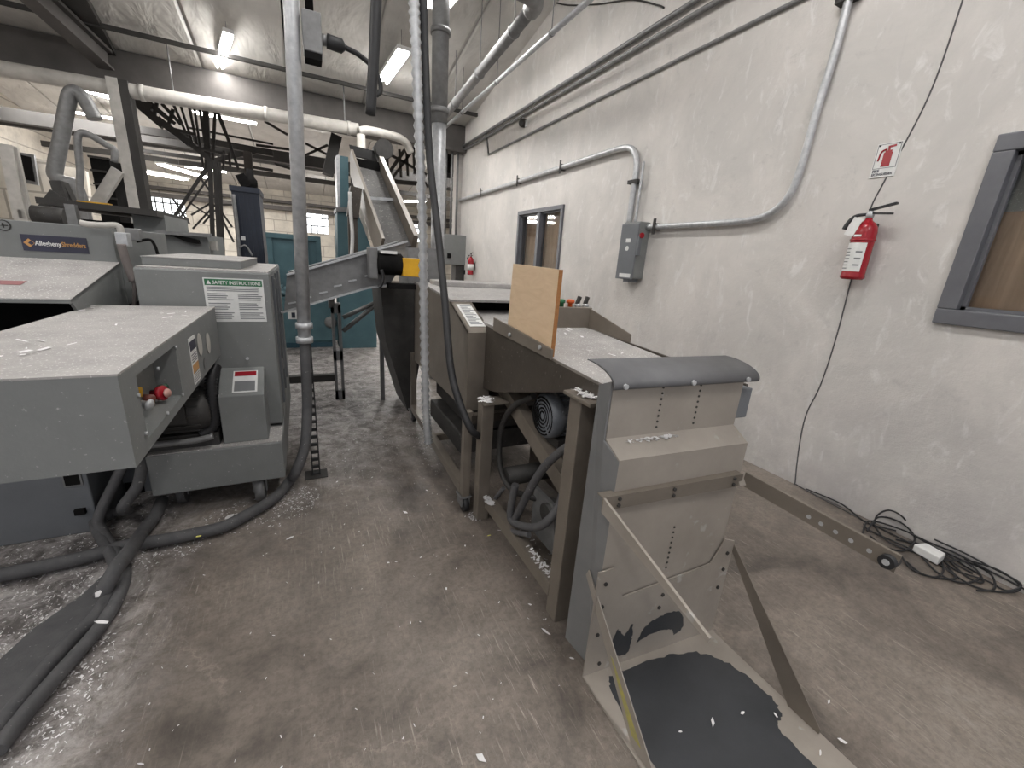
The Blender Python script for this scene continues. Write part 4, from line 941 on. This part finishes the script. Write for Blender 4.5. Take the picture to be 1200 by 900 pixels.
for zz in (0.0,.42,.9): g.box(lg.x-.045, lg.x+.045, lg.y-.03, lg.y+.03, zz, zz+.1)
g.build('leg', M['galvd'], t)
g = MB(); g.bar((lg.x-.04, lg.y, .97), pts[5]+Vector((-.25,.3,.0)), .05, .05); g.build('leg_head', M['galvd'], t)
for dz, nm in ((0,'brace'),(.16,'brace')):
    a = aty(402, 372+dz*100, lg.y); b_ = aty(446-dz*20, 352+dz*20, lg.y)
    MB().cyl(a, b_, .022, 10).build(nm, M['galvd'], t)
g = MB(); p = atz(345, 436, .25); g.box(-.2, lg.x-.02, lg.y-.02, lg.y+.05, .2, .27); g.build('floor_rail', M['dbeam'], t)

t = thing('inclined_conveyor', 'steep grey inclined belt conveyor climbing away towards the roof behind the yellow guard', 'conveyor', (.9, 4.6, 0))
yb, yt = 4.5, 6.1
def inc(px, py, k): return aty(px, py, lin(yb, yt, k))
bl, br_, tl, tr = inc(449,292,0), inc(482,288,0), inc(413,188,1), inc(443,195,1)
g = MB(); g.prism([bl, br_, tr, tl], (0,.02,-.03)); g.build('belt', mat('speckled_belt', S(96,95,93), .7, 0, S(84,83,82), 20, .8, speck=S(140,138,136), speck_thr=.62, speck_scale=40), t)
MB().bar(bl.lerp(tl,.5)+Vector((0,-.02,.02)), br_.lerp(tr,.5)+Vector((0,-.02,.02)), .02, .03).build('belt_cleat', M['galv'], t)
def rail(a, b_, dx):
    g = MB(); up = Vector((0,-.12,.10)); g.prism([a, b_, b_+up, a+up], (dx,0,0)); g.prism([a+Vector((0,.05,-.16)), b_+Vector((0,.05,-.16)), b_, a], (dx,0,0)); return g.build('side_rail', M['brown'], t)
rail(bl, tl, -.03); rail(br_, tr, .05)
g = MB(); g.prism([tl+Vector((0,.02,.05)), tr+Vector((0,.02,.05)), tr+Vector((0,.3,.22)), tl+Vector((0,.3,.22))], (0,.02,0.02)); g.box(tl.x, tr.x, 6.15, 6.4, tl.z-.3, tl.z+.03); g.prism([aty(a_, b_, 5.98) for a_, b_ in ((412,184),(444,190),(447,204),(417,202))], (0,.15,0)); g.build('hood_with_dark_mouth', M['dark'], t)  # last prism is a dark panel standing for the shaded interior
g = MB(); c_ = aty(449, 176, 6.4); g.cyl((c_.x, 6.3, c_.z), (c_.x+.0, 6.6, c_.z), .12, 16)
g.build('drive_drum', M['darkm'], t)
MB().bar(aty(449,185,6.5), aty(452,225,6.5), .12, .12).build('drum_support', M['darkm'], t)
g = MB(); a, b_ = aty(446, 335, 3.85), aty(492, 480, 3.85)
g.prism([aty(446,337,3.8), aty(491,337,3.8), aty(491,430,3.8), aty(482,482,3.8), aty(478,482,3.8), aty(452,400,3.8)], (0,.55,0)); g.build('tail_chute', M['darkm'], t)
MB().prism([aty(478,290,3.9), aty(522,292,3.9), aty(522,345,3.9), aty(478,345,3.9)], (0,.4,0)).build('tail_housing', M['galvd'], t)
fr = MB()
for px_ in (447, 478): 
    c_ = aty(px_, 400, 4.3); fr.box(c_.x-.02, c_.x+.02, 4.28, 4.32, 0, 1.3)
fr.build('leg', M['galvd'], t)
g = MB(); c_ = inc(414, 215, .8); g.bar(aty(413,255,5.3), aty(417,220,5.3), .12, .12); g.bar(aty(414,300,5.3), aty(413,255,5.3), .06, .1); g.build('support_post', M['brownd'], t)
g = MB(); g.tube([aty(410,225,5.2), aty(411,250,5.2), aty(413,275,5.2), aty(412,300,5.2)], .02, 8); g.build('plastic_wrap', M['white'], t)
# teal machines
t = thing('baler', 'teal baler with a recessed front and white label standing behind the transfer conveyor', 'baler', (.0, 7.5, 0))
Y = 7.4
a, b_ = aty(311, 272, Y), aty(377, 303, Y)
g = MB(); g.box(a.x, b_.x, Y+.04, Y+.9, .75, a.z-.02); up = g.build('upper_box', M['teal'], t)
g = MB(); g.box(a.x, a.x+.07, Y, Y+.05, .75, a.z); g.box(b_.x-.07, b_.x, Y, Y+.05, .75, a.z); g.box(a.x, b_.x, Y-.01, Y+.05, a.z-.07, a.z); g.box(a.x, b_.x, Y, Y+.05, .75, .85); g.box(lin(a.x,b_.x,.72), lin(a.x,b_.x,.76), Y, Y+.05, .8, a.z); g.build('box_frame', M['teal'], up)
g = MB(); g.box(-.5, .37, Y-.3, Y+1.0, .06, .78); g.build('lower_chamber', M['teal'], t, .01)
MB().box(-.5, .37, Y-.32, Y+1.0, 0, .08).build('plinth', mat('dark_teal', S(40,74,88), .5), t)
g = MB(); p = aty(341, 362, Y-.31); q = aty(354, 374, Y-.31); g.box(p.x-.05, q.x, Y-.31, Y-.3, q.z, p.z); lb = g.build('white_label', M['white'], t)
MB().box(p.x+.0, p.x+.05, Y-.316, Y-.31, q.z+.02, q.z+.1).build('label_mark', M['blue'], lb)
g = MB(); g.box(.05, .45, Y-.32, Y-.2, .1, .7); g.build('side_door', M['teal'], t, .01)
MB().lathe((.35, Y-.32, .4), (0,-1,0), [(0,.09),(.03,.09),(.05,.05)]).build('hand_wheel', M['galvd'], t)
t = thing('debris_heap', 'heap of grey blue plastic film lying on top of the teal baler', 'plastic film', (-.3, 7.2, .8))
g = MB(); random.seed(4)
for k in range(26):
    x_, y_, z_ = -.42+random.random()*.36, 7.12+random.random()*.2, .78+random.random()*.14
    g.tube([(x_,y_,z_-.03), (x_+random.uniform(-.1,.1), y_+random.uniform(-.08,.08), z_+random.uniform(.01,.06)), (x_+random.uniform(-.15,.15), y_, z_-.02)], .022, 6)
g.build('film', mat('film_blue', S(120,148,156), .4, 0, S(90,120,128), 12, .9), t)
t = thing('hydraulic_tower', 'tall narrow teal tower standing left behind the top of the inclined conveyor', 'machine tower', (aty(410,300,7.0).x, 7.0, 0))
g = MB(); g.prism([aty(a_, b_, 7.0) for a_, b_ in ((396,182),(408,184),(409,244),(397,244))], (0,.35,0)); g.build('upper_column', M['teal'], t)
MB().prism([aty(a_, b_, 6.99) for a_, b_ in ((394,182),(398,181),(399,244),(396,244))], (0,.36,0)).build('pale_edge', M['galv'], t)
g = MB(); pl = [aty(a_, b_, 6.95) for a_, b_ in ((395,246),(418,246),(440,304),(440,345),(395,345))]; pl[-1].z = 0; pl[-2].z = 0; g.prism(pl, (0,.5,0)); g.build('lower_column', M['teal'], t)
MB().prism([aty(a_, b_, 6.9) for a_, b_ in ((394,243),(414,243),(414,248),(394,248))], (0,.55,0)).build('collar', M['galvd'], t)
# blue container
Y = 8.6; a, b_ = aty(270, 217, Y), aty(311, 306, Y)
t = thing('shipping_container', 'dark navy steel container standing behind the shredder near the lattice mast', 'container', ((a.x+b_.x)/2, Y, 0))
g = MB(); g.box(a.x, b_.x, Y, Y+.8, 0, a.z)
for k in range(6): xx = lin(a.x, b_.x, (k+.3)/6); g.box(xx, xx+.02, Y-.015, Y, .1, a.z-.12)
g.build('body', M['blue'], t)
MB().box(a.x-.02, b_.x+.02, Y-.03, Y+.82, a.z-.08, a.z).build('top_rim', M['blue'], t)
p = aty(285, 279, Y-.03); MB().box(p.x-.03, p.x+.03, Y-.03, Y-.01, p.z-.03, p.z+.03).build('white_sticker', M['white'], t)
MB().bar(aty(271,205,Y+.3)+Vector((.1,0,-.1)), aty(288,188,Y+.3)+Vector((0,0,-.3)), .2, .2).build('exhaust_stack', M['dark'], t)
MB().lathe((b_.x-.12, Y+.3, a.z), (0,0,1), [(0,.1),(.15,.1),(.2,.06),(.32,.05)], 12).build('vent_cap', M['dark'], t)
g = MB(); g.tube([aty(273,228,Y-.1), aty(277,260,Y-.1), aty(281,304,Y-.1)], .03, 8); g.tube([aty(281,290,Y-.12), aty(288,288,Y-.12), aty(296,300,Y-.12)], .015, 6); g.build('side_pipe', M['galvd'], t)
# lattice mast + overhead struts
def lattice(y, bars, name, label, cat, m='dbeam'):
    t = thing(name, label, cat, aty(bars[0][0], bars[0][1], y))
    for bb in bars:
        x0, y0, x1, y1, w = bb; a, b_ = aty(x0, y0, y), aty(x1, y1, y)
        MB().bar(a, b_, w, w, (0,1,0)).build('strut', M[m], t)
    return t
lattice(10.2, [(246,190,253,378,.07),(252,190,262,378,.07),(257,190,262,300,.05),(246,196,224,222,.035),(232,205,252,232,.035),(196,267,241,198,.05),(203,267,246,206,.03),(222,237,252,258,.03),(224,252,250,236,.03),(226,268,252,240,.03),(238,262,252,246,.03),(258,246,272,266,.035),(258,252,274,284,.035),(252,240,272,240,.03),(202,232,222,262,.03)],
        'lattice_mast', 'dark steel lattice mast standing right of the big barred windows', 'mast')
lattice(11.0, [(204,124,220,160,.045),(212,124,228,176,.04),(222,126,231,170,.045),(228,128,238,195,.04),(234,128,244,192,.04),(241,128,244,200,.1),(252,130,249,195,.05),(255,132,270,170,.06),(258,136,280,200,.05),(262,176,262,200,.04),(268,178,270,196,.04)],
        'hanging_strut_bundle', 'bundle of dark steel struts hanging beneath the beam above the navy container', 'struts')
lattice(10.6, [(150,116,178,128,.14),(165,125,192,148,.13),(172,118,198,140,.08),(185,140,222,168,.12),(215,162,254,194,.09),(178,125,205,145,.06),(190,122,212,146,.06),(160,112,190,150,.05),(198,150,230,158,.05),(203,128,196,152,.05),(184,120,180,140,.05),(226,172,262,180,.05)],
        'roof_truss_chord', 'dark cluttered truss chord slanting down from the column head to the mast', 'truss')
lattice(12.4, [(148,150,215,160,.14),(212,160,320,180,.13),(148,174,236,186,.07),(250,188,300,178,.08),(250,188,320,200,.06),(222,150,320,169,.04)],
        'roof_tie_beam', 'dark tie beams crossing the far bay behind the strut bundle', 'beam')
p = aty(290, 178, 12); q = aty(290, 230, 12)
g = MB(); g.bar((p.x,12,p.z), (q.x,12,0), .16, .16); tag(g.build('steel_post', M['beam']), 'short steel post between the strut bundle and the galvanised pole', 'post')
g = MB(); g.bar(aty(394,160,9.9), aty(384,205,9.9), .3, .2); tag(g.build('hanging_duct_panel', M['dbeam']), 'dark slanted panel hanging under the beam left of the teal tower', 'panel')
g = MB()
for a_, b_ in (((322,192),(348,200)),((300,170),(345,176)),((310,142),(337,158)),((358,168),(385,182)),((358,182),(384,170))): g.bar(aty(*a_,12.2), aty(*b_,12.2), .05, .05)
tag(g.build('cross_bracing', M['dbeam']), 'thin dark cross braces seen either side of the galvanised pole under the duct', 'bracing')
t = thing('far_truss', 'pale and dark roof truss members seen right of the inclined conveyor head', 'truss', aty(470,190,12))
for bb in ((452,208,492,150,.08),(455,215,492,165,.06),(468,175,470,208,.06),(476,170,478,206,.06),(484,165,486,204,.06),(455,180,500,205,.06),(448,212,500,216,.1)):
    a, b_ = aty(bb[0], bb[1], 12), aty(bb[2], bb[3], 12); MB().bar(a, b_, bb[4], bb[4], (0,1,0)).build('strut', M['dbeam'], t)
p, q = aty(519,160,11.5), aty(538,205,11.5)
tag(MB().box(p.x, q.x, 11.5, 12.2, q.z, p.z).build('hanging_heater', M['dark']), 'dark unit heater hanging at the far corner behind the vertical pipe', 'heater')
# stuff at upper left
Y = 8.4
t = thing('dust_pipe', 'fat round dust pipe bending down beside the steel column at far left', 'pipe', aty(78,150,Y))
MB().tube([aty(a_, b_, Y) for a_, b_ in ((112,140),(104,125),(96,113),(88,108),(82,112),(78,128),(71,165),(65,195),(65,206),(75,214),(90,222))]+[Vector((aty(94,230,Y).x, Y, 1.4)), Vector((aty(94,230,Y).x, Y, 0))], .085, 14).build('pipe', M['galvd'], t)
t = thing('bent_pipe', 'thinner bent pipe standing between the fat dust pipe and the column', 'pipe', aty(92,200,8))
MB().tube([Vector((aty(97,245,8).x, 8, 0))]+[aty(a_, b_, 8) for a_, b_ in ((97,245),(94,200),(91,165),(95,156),(105,158),(125,170),(134,176),(134,190))], .04, 12).build('pipe', M['galvd'], t)
a, b_ = aty(104, 182, 9.6), aty(142, 262, 9.6)
t = thing('dark_hopper', 'black ribbed hopper standing behind the steel column at far left', 'hopper', ((a.x+b_.x)/2, 9.6, 0))
g = MB(); g.box(a.x, b_.x, 9.6, 10.3, 0, a.z); g.build('body', M['dark'], t)
for k in range(5): zz = lin(a.z, b_.z, k/5); MB().box(a.x-.01, b_.x+.01, 9.57, 9.6, zz-.03, zz).build('rib', M['dbeam'], t)
Y = 5.4
t = thing('raised_platform', 'grey steel platform edge with a dark underside behind the brand sign', 'platform', (aty(160,260,Y).x, Y, 0))
a, b_ = aty(84, 242, Y), aty(205, 255, Y)
g = MB(); g.bar(a, b_, 1.2, .05, (0,0,1)); g.build('deck', M['dbeam'], t)
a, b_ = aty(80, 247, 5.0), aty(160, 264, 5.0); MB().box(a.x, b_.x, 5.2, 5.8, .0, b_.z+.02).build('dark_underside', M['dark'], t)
p = aty(84, 255, 4.7); MB().box(p.x-.03, p.x+.03, 4.7, 4.76, 0, p.z+.1).build('post', M['galvd'], t)
p = aty(118, 241, 5.1); yb_ = MB().box(p.x-.12, p.x+.08, 5.0, 5.1, p.z-.04, p.z+.02)
tag(yb_.build('yellow_tool', M['yellow']), 'yellow tool lying on the platform edge beside the steel column foot', 'tool')
a, b_ = aty(150, 228, 5.0), aty(205, 275, 5.0)
t = thing('grey_machine_housing', 'grey sheet metal housing behind the shredder lid below the barred windows', 'machine', ((a.x+b_.x)/2, 5, 0))
g = MB(); q = aty(192, 252, 5.0); g.box(a.x, q.x, 5.0, 5.9, 0, q.z); g.build('housing', M['grey'], t)
g = MB(); r_ = aty(243, 276, 4.9); g.box(q.x-.2, r_.x, 4.9, 5.8, 0, r_.z); g.build('lower_housing', M['grey'], t)
MB().prism([aty(a_,b_,4.85) for a_,b_ in ((193,273),(232,281),(234,286),(220,284))], (0,.1,0)).build('dark_slot', M['dark'], t)
g = MB(); g.bar(aty(183,272,4.85), aty(248,276,4.85), .06, .03); g.build('top_flange', M['galvd'], t)
t = thing('roller_guard', 'pale curved guard sticking up behind the shredder lid', 'guard', aty(238,290,4.6))
MB().tube([aty(a_,b_,5.0) for a_,b_ in ((231,300),(233,285),(237,277),(240,285),(243,300))], .03, 8).build('hoop', M['pipe'], t)
MB().box(aty(243,298,5.0).x, aty(255,298,5.0).x, 4.98, 5.1, 1.5, aty(243,293,5.0).z).build('block', M['pipe'], t)
g = MB(); p = aty(27,256,7.8); g.bar((p.x,7.8,0), (p.x,7.8,p.z+.1), .12, .12); g.bar(aty(9,170,7.8), aty(26,256,7.8), .12, .12); g.bar(aty(14,172,7.8), aty(32,256,7.8), .05, .1); tag(g.build('leaning_post', M['pipe']), 'pale post pair leaning beside the small dark opening at far left', 'post')
p = [aty(a_, b_, 12.0) for a_, b_ in ((19,180),(36,184),(41,213),(24,209))]
t = thing('dark_wall_vent', 'small dark vent opening in the pale wall at far left', 'vent', p[0]); MB().prism(p, (0,.1,0)).build('opening', M['dark'], t)
pr = [Vector(x)+Vector((0,.02,0)) for x in [aty(a_, b_, 12.0) for a_, b_ in ((16,177),(39,181),(44,217),(21,213))]]; MB().prism(pr, (0,.06,0)).build('vent_frame', M['galvd'], t)
pl = [aty(a_, b_, 12.2) for a_, b_ in ((-60,165),(66,190),(100,200),(100,262),(-60,262))]
pl[-1].z = 0; pl[-2].z = 0
t = thing('block_partition', 'pale blockwork partition wall behind the leaning posts at far left', 'partition', (pl[0].x, 12.2, 0)); MB().prism(pl, (0,.15,0)).build('blockwork', M['block'], t)
g = MB(); g.bar(aty(50,256,7.2), aty(71,228,7.2), .12, .15); g.bar(aty(66,212,7.2), aty(80,250,7.2), .1, .1); g.bar(aty(72,214,7.3), aty(88,246,7.3), .14, .08); g.cyl(aty(40,252,7), aty(78,256,7), .11); p = aty(62,256,7); g.box(p.x-.06, p.x+.06, 6.95, 7.05, 0, p.z); tag(g.build('chute_supports', M['darkm']), 'dark chute supports and drum behind the top edge of the brand sign panel', 'supports')

# ================================================================== loose cables and paper on the floor
t = thing('cable_coil', 'loose coil of black cable lying on the floor against the foot of the white wall', 'cable')
def cz(pts):
    out = []
    for i, (a_, b_) in enumerate(pts):
        p = atz(a_, b_, .008+.006*(i % 2))
        if p.x > 3.30: p = atx(a_, b_, 3.305)
        p.z = max(p.z, .007); out.append(p)
    return out
for pts in (((1010,628),(1016,612),(1030,612),(1060,622),(1090,636),(1120,648),(1150,664),(1200,690),(1240,712)),
            ((1090,640),(1110,655),(1128,672),(1145,682),(1152,680),(1140,664),(1110,648),(1080,638)),
            ((1022,612),(1040,634),(1075,648),(1100,656),(1130,658),(1160,672),(1165,690),(1145,692)),
            ((1062,658),(1080,672),(1105,678),(1120,676),(1095,658),(1060,640),(1020,622),(1012,614)),
            ((1130,655),(1170,668),(1195,686),(1185,694),(1150,690),(1125,678),(1110,664)),
            ((945,573),(985,590),(1015,612),(1050,622)),
            ((1016,622),(1030,606),(1055,612),(1072,630),(1060,645),(1035,640),(1020,628)),
            ((1050,632),(1085,640),(1105,662),(1098,676),(1070,668),(1055,650)),
            ((1095,632),(1130,648),(1160,664),(1196,684),(1180,692),(1155,680),(1120,668),(1098,650)),
            ((1068,626),(1100,644),(1132,664),(1150,676),(1128,683),(1100,672),(1080,652)),
            ((1030,618),(1062,634),(1088,644),(1118,660),(1140,672))):
    MB().tube(cz(pts), .0052, 6).build('loop', M['black'], t)
MB().tube([atz(1024,616,.01), atx(1028,604,3.29), atx(1042,598,3.3), atx(1058,606,3.3), atz(1068,622,.012)], .0052, 6).build('loop', M['black'], t)
p = atz(1088, 650, .02); o = MB().prism([p+Vector(v_) for v_ in ((-.055,-.06,-.012),(.04,-.055,-.012),(.06,.04,-.012),(-.03,.065,-.012))], (0,0,.05)).build('power_brick', M['white'], None, .006)
tag(o, 'white plastic power block lying in the middle of the black cable coil', 'power adapter')
random.seed(21)
def scrap(p, s, rot, m='paper', curl=.3):
    n = random.choice((4,5,6)); pts = []
    asp = random.uniform(.18,.6)
    for k in range(n):
        a_ = 2*math.pi*k/n+random.uniform(-.3,.3); x_, y_ = math.cos(a_)*s, math.sin(a_)*s*asp
        pts.append(Vector((p.x+x_*math.cos(rot)-y_*math.sin(rot), p.y+x_*math.sin(rot)+y_*math.cos(rot), p.z+.002+curl*s*random.random()*.4)))
    return MB().prism(pts, (0,0,.0015))
big = [(340,631,.022),(475,601,.018),(640,741,.026),(621,709,.01),(481,730,.009),(561,745,.008),(269,606,.03),(564,889,.02),(410,560,.012),(395,565,.01),(436,560,.01),(387,530,.008),(585,622,.012),(592,619,.012),(670,772,.01),(835,847,.02),(870,836,.01),(909,839,.01),(987,869,.014),(961,883,.012),(971,823,.012),(797,858,.008),(165,896,.012),(120,730,.03),(115,697,.022),(362,578,.012),(275,625,.009),(500,575,.008),(545,640,.008),(455,660,.007)]
for i, (a_, b_, s) in enumerate(big):
    p = atz(a_, b_, .012 if (690 < a_ < 1000 and b_ > 760) else 0)
    if a_ in (120,115): p = atz(a_, b_, .1)
    o = scrap(p, s, random.random()*3).build('paper_scrap', M['paper'])
    tag(o, 'small torn scrap of white paper lying loose on the floor', 'paper scrap', 'white paper scraps on the floor')
o = scrap(atz(573, 628), .012, 0, curl=.1).build('paper_dot', M['ypaper']); tag(o, 'small round yellow paper dot on the floor beside the conveyor leg', 'paper scrap')
o = scrap(atz(233, 629, .09), .012, 0, curl=.1).build('paper_dot', M['ypaper']); tag(o, 'tiny yellow scrap lying on the thick floor hose', 'paper scrap')
# shredded paper piles
def pile(name, label, spots, n, size, seed, m='paper', zfun=None):
    random.seed(seed); g = MB()
    for k in range(n):
        cx_, cy_, cz_, rx, ry = random.choice(spots)
        a_ = random.random()*6.28; rr = math.sqrt(random.random())
        x_, y_ = cx_+rx*rr*math.cos(a_), cy_+ry*rr*math.sin(a_); z_ = cz_+random.random()*.008
        s = size*random.uniform(.4, 1.4); w_ = s*random.uniform(.12, .5); r_ = random.random()*3.14
        dx, dy = math.cos(r_)*s, math.sin(r_)*s; ex_, ey_ = -math.sin(r_)*w_, math.cos(r_)*w_
        t_ = random.uniform(0, .35)*s
        g.add([(x_-dx-ex_, y_-dy-ey_, z_), (x_+dx-ex_, y_+dy-ey_, z_+t_), (x_+dx+ex_, y_+dy+ey_, z_+t_+.001), (x_-dx+ex_, y_-dy+ey_, z_+.001)], [(0,1,2,3)])
    return tag(g.build(name, M[m]), label, 'shredded paper', kind='stuff')
def sp(a_, b_, z, rx, ry): p = atz(a_, b_, z); return (p.x, p.y, z, rx, ry)
pile('shredded_paper', 'white shredded paper caught on the machine ledge, leg tops and rails right of the aisle',
     [(.875,1.98,.757,.05,.05),(.93,1.17,1.047,.06,.06),(.93,1.15,1.047,.04,.04),(.91,1.35,.157,.02,.12),(.885,1.9,.16,.02,.05),(.99,.952,.945,.05,.008),(1.07,.945,.945,.06,.008),(1.13,.942,.945,.05,.008),(1.2,1.5,1.115,.2,.3)][:8], 420, .011, 2)
o = pile('paper_confetti', 'fine paper confetti strewn over the floor on the left and far parts of the aisle',
     [sp(150,600,.001,.25,.3), sp(60,700,.001,.35,.4), sp(20,800,.001,.2,.35), sp(100,690,.001,.12,.25), sp(50,850,.001,.1,.25), sp(350,585,.001,.12,.15), sp(310,600,.001,.3,.2), (.3,3.6,.001,.4,.9), (.2,4.8,.001,.6,.8), (.1,6,.001,1,1), (.85,2.0,.001,.05,.05), (1.15,1.5,.001,.2,.4), (-.3,2.5,.001,.3,.15), (.8,3.2,.001,.12,.7), (.3,1.8,.001,1.0,1.2), sp(60,640,.001,.3,.15), sp(40,720,.001,.25,.2), sp(180,650,.001,.2,.1), sp(20,760,.001,.15,.2), sp(90,800,.001,.08,.25)], 3400, .0045, 9)
pile('paper_on_control_box', 'few white paper bits lying on the dusty top of the shredder control box', [(-.5,2.5,1.155,.03,.15),(-.62,2.3,1.155,.1,.2),(-.75,1.7,1.155,.1,.15),(-.9,2.6,1.155,.05,.1)], 26, .014, 5)
pile('paper_on_belt', 'few white paper bits lying on the dusty infeed belt beside the plywood board', [(1.25,1.4,1.11,.2,.2),(1.4,1.9,1.135,.12,.12)], 14, .02, 6)

# ------------------------------------------------------------------ camera, world, view
cam = bpy.data.cameras.new('camera'); co_ = bpy.data.objects.new('camera', cam); COL.objects.link(co_)
cam.sensor_width = 36; cam.lens = 36*F/1200; cam.clip_start = .02; cam.clip_end = 200
ci = Matrix((Xc, Yc, Zc))      # rows: world axes in camera coords  (camera -> world)
R3 = Matrix((( Xc[0], -Xc[1], -Xc[2]), (Yc[0], -Yc[1], -Yc[2]), (Zc[0], -Zc[1], -Zc[2])))
co_.matrix_world = Matrix.Translation(CAM) @ R3.to_4x4()
bpy.context.scene.camera = co_
wd = bpy.data.worlds.new('world'); bpy.context.scene.world = wd; wd.use_nodes = True
wd.node_tree.nodes['Background'].inputs[0].default_value = (.95, .96, 1, 1); wd.node_tree.nodes['Background'].inputs[1].default_value = .42
sc = bpy.context.scene
sc.view_settings.view_transform = 'Standard'; sc.view_settings.look = 'None'; sc.view_settings.gamma = 1; sc.view_settings.use_curve_mapping = False
sc.view_settings.exposure = 0.55
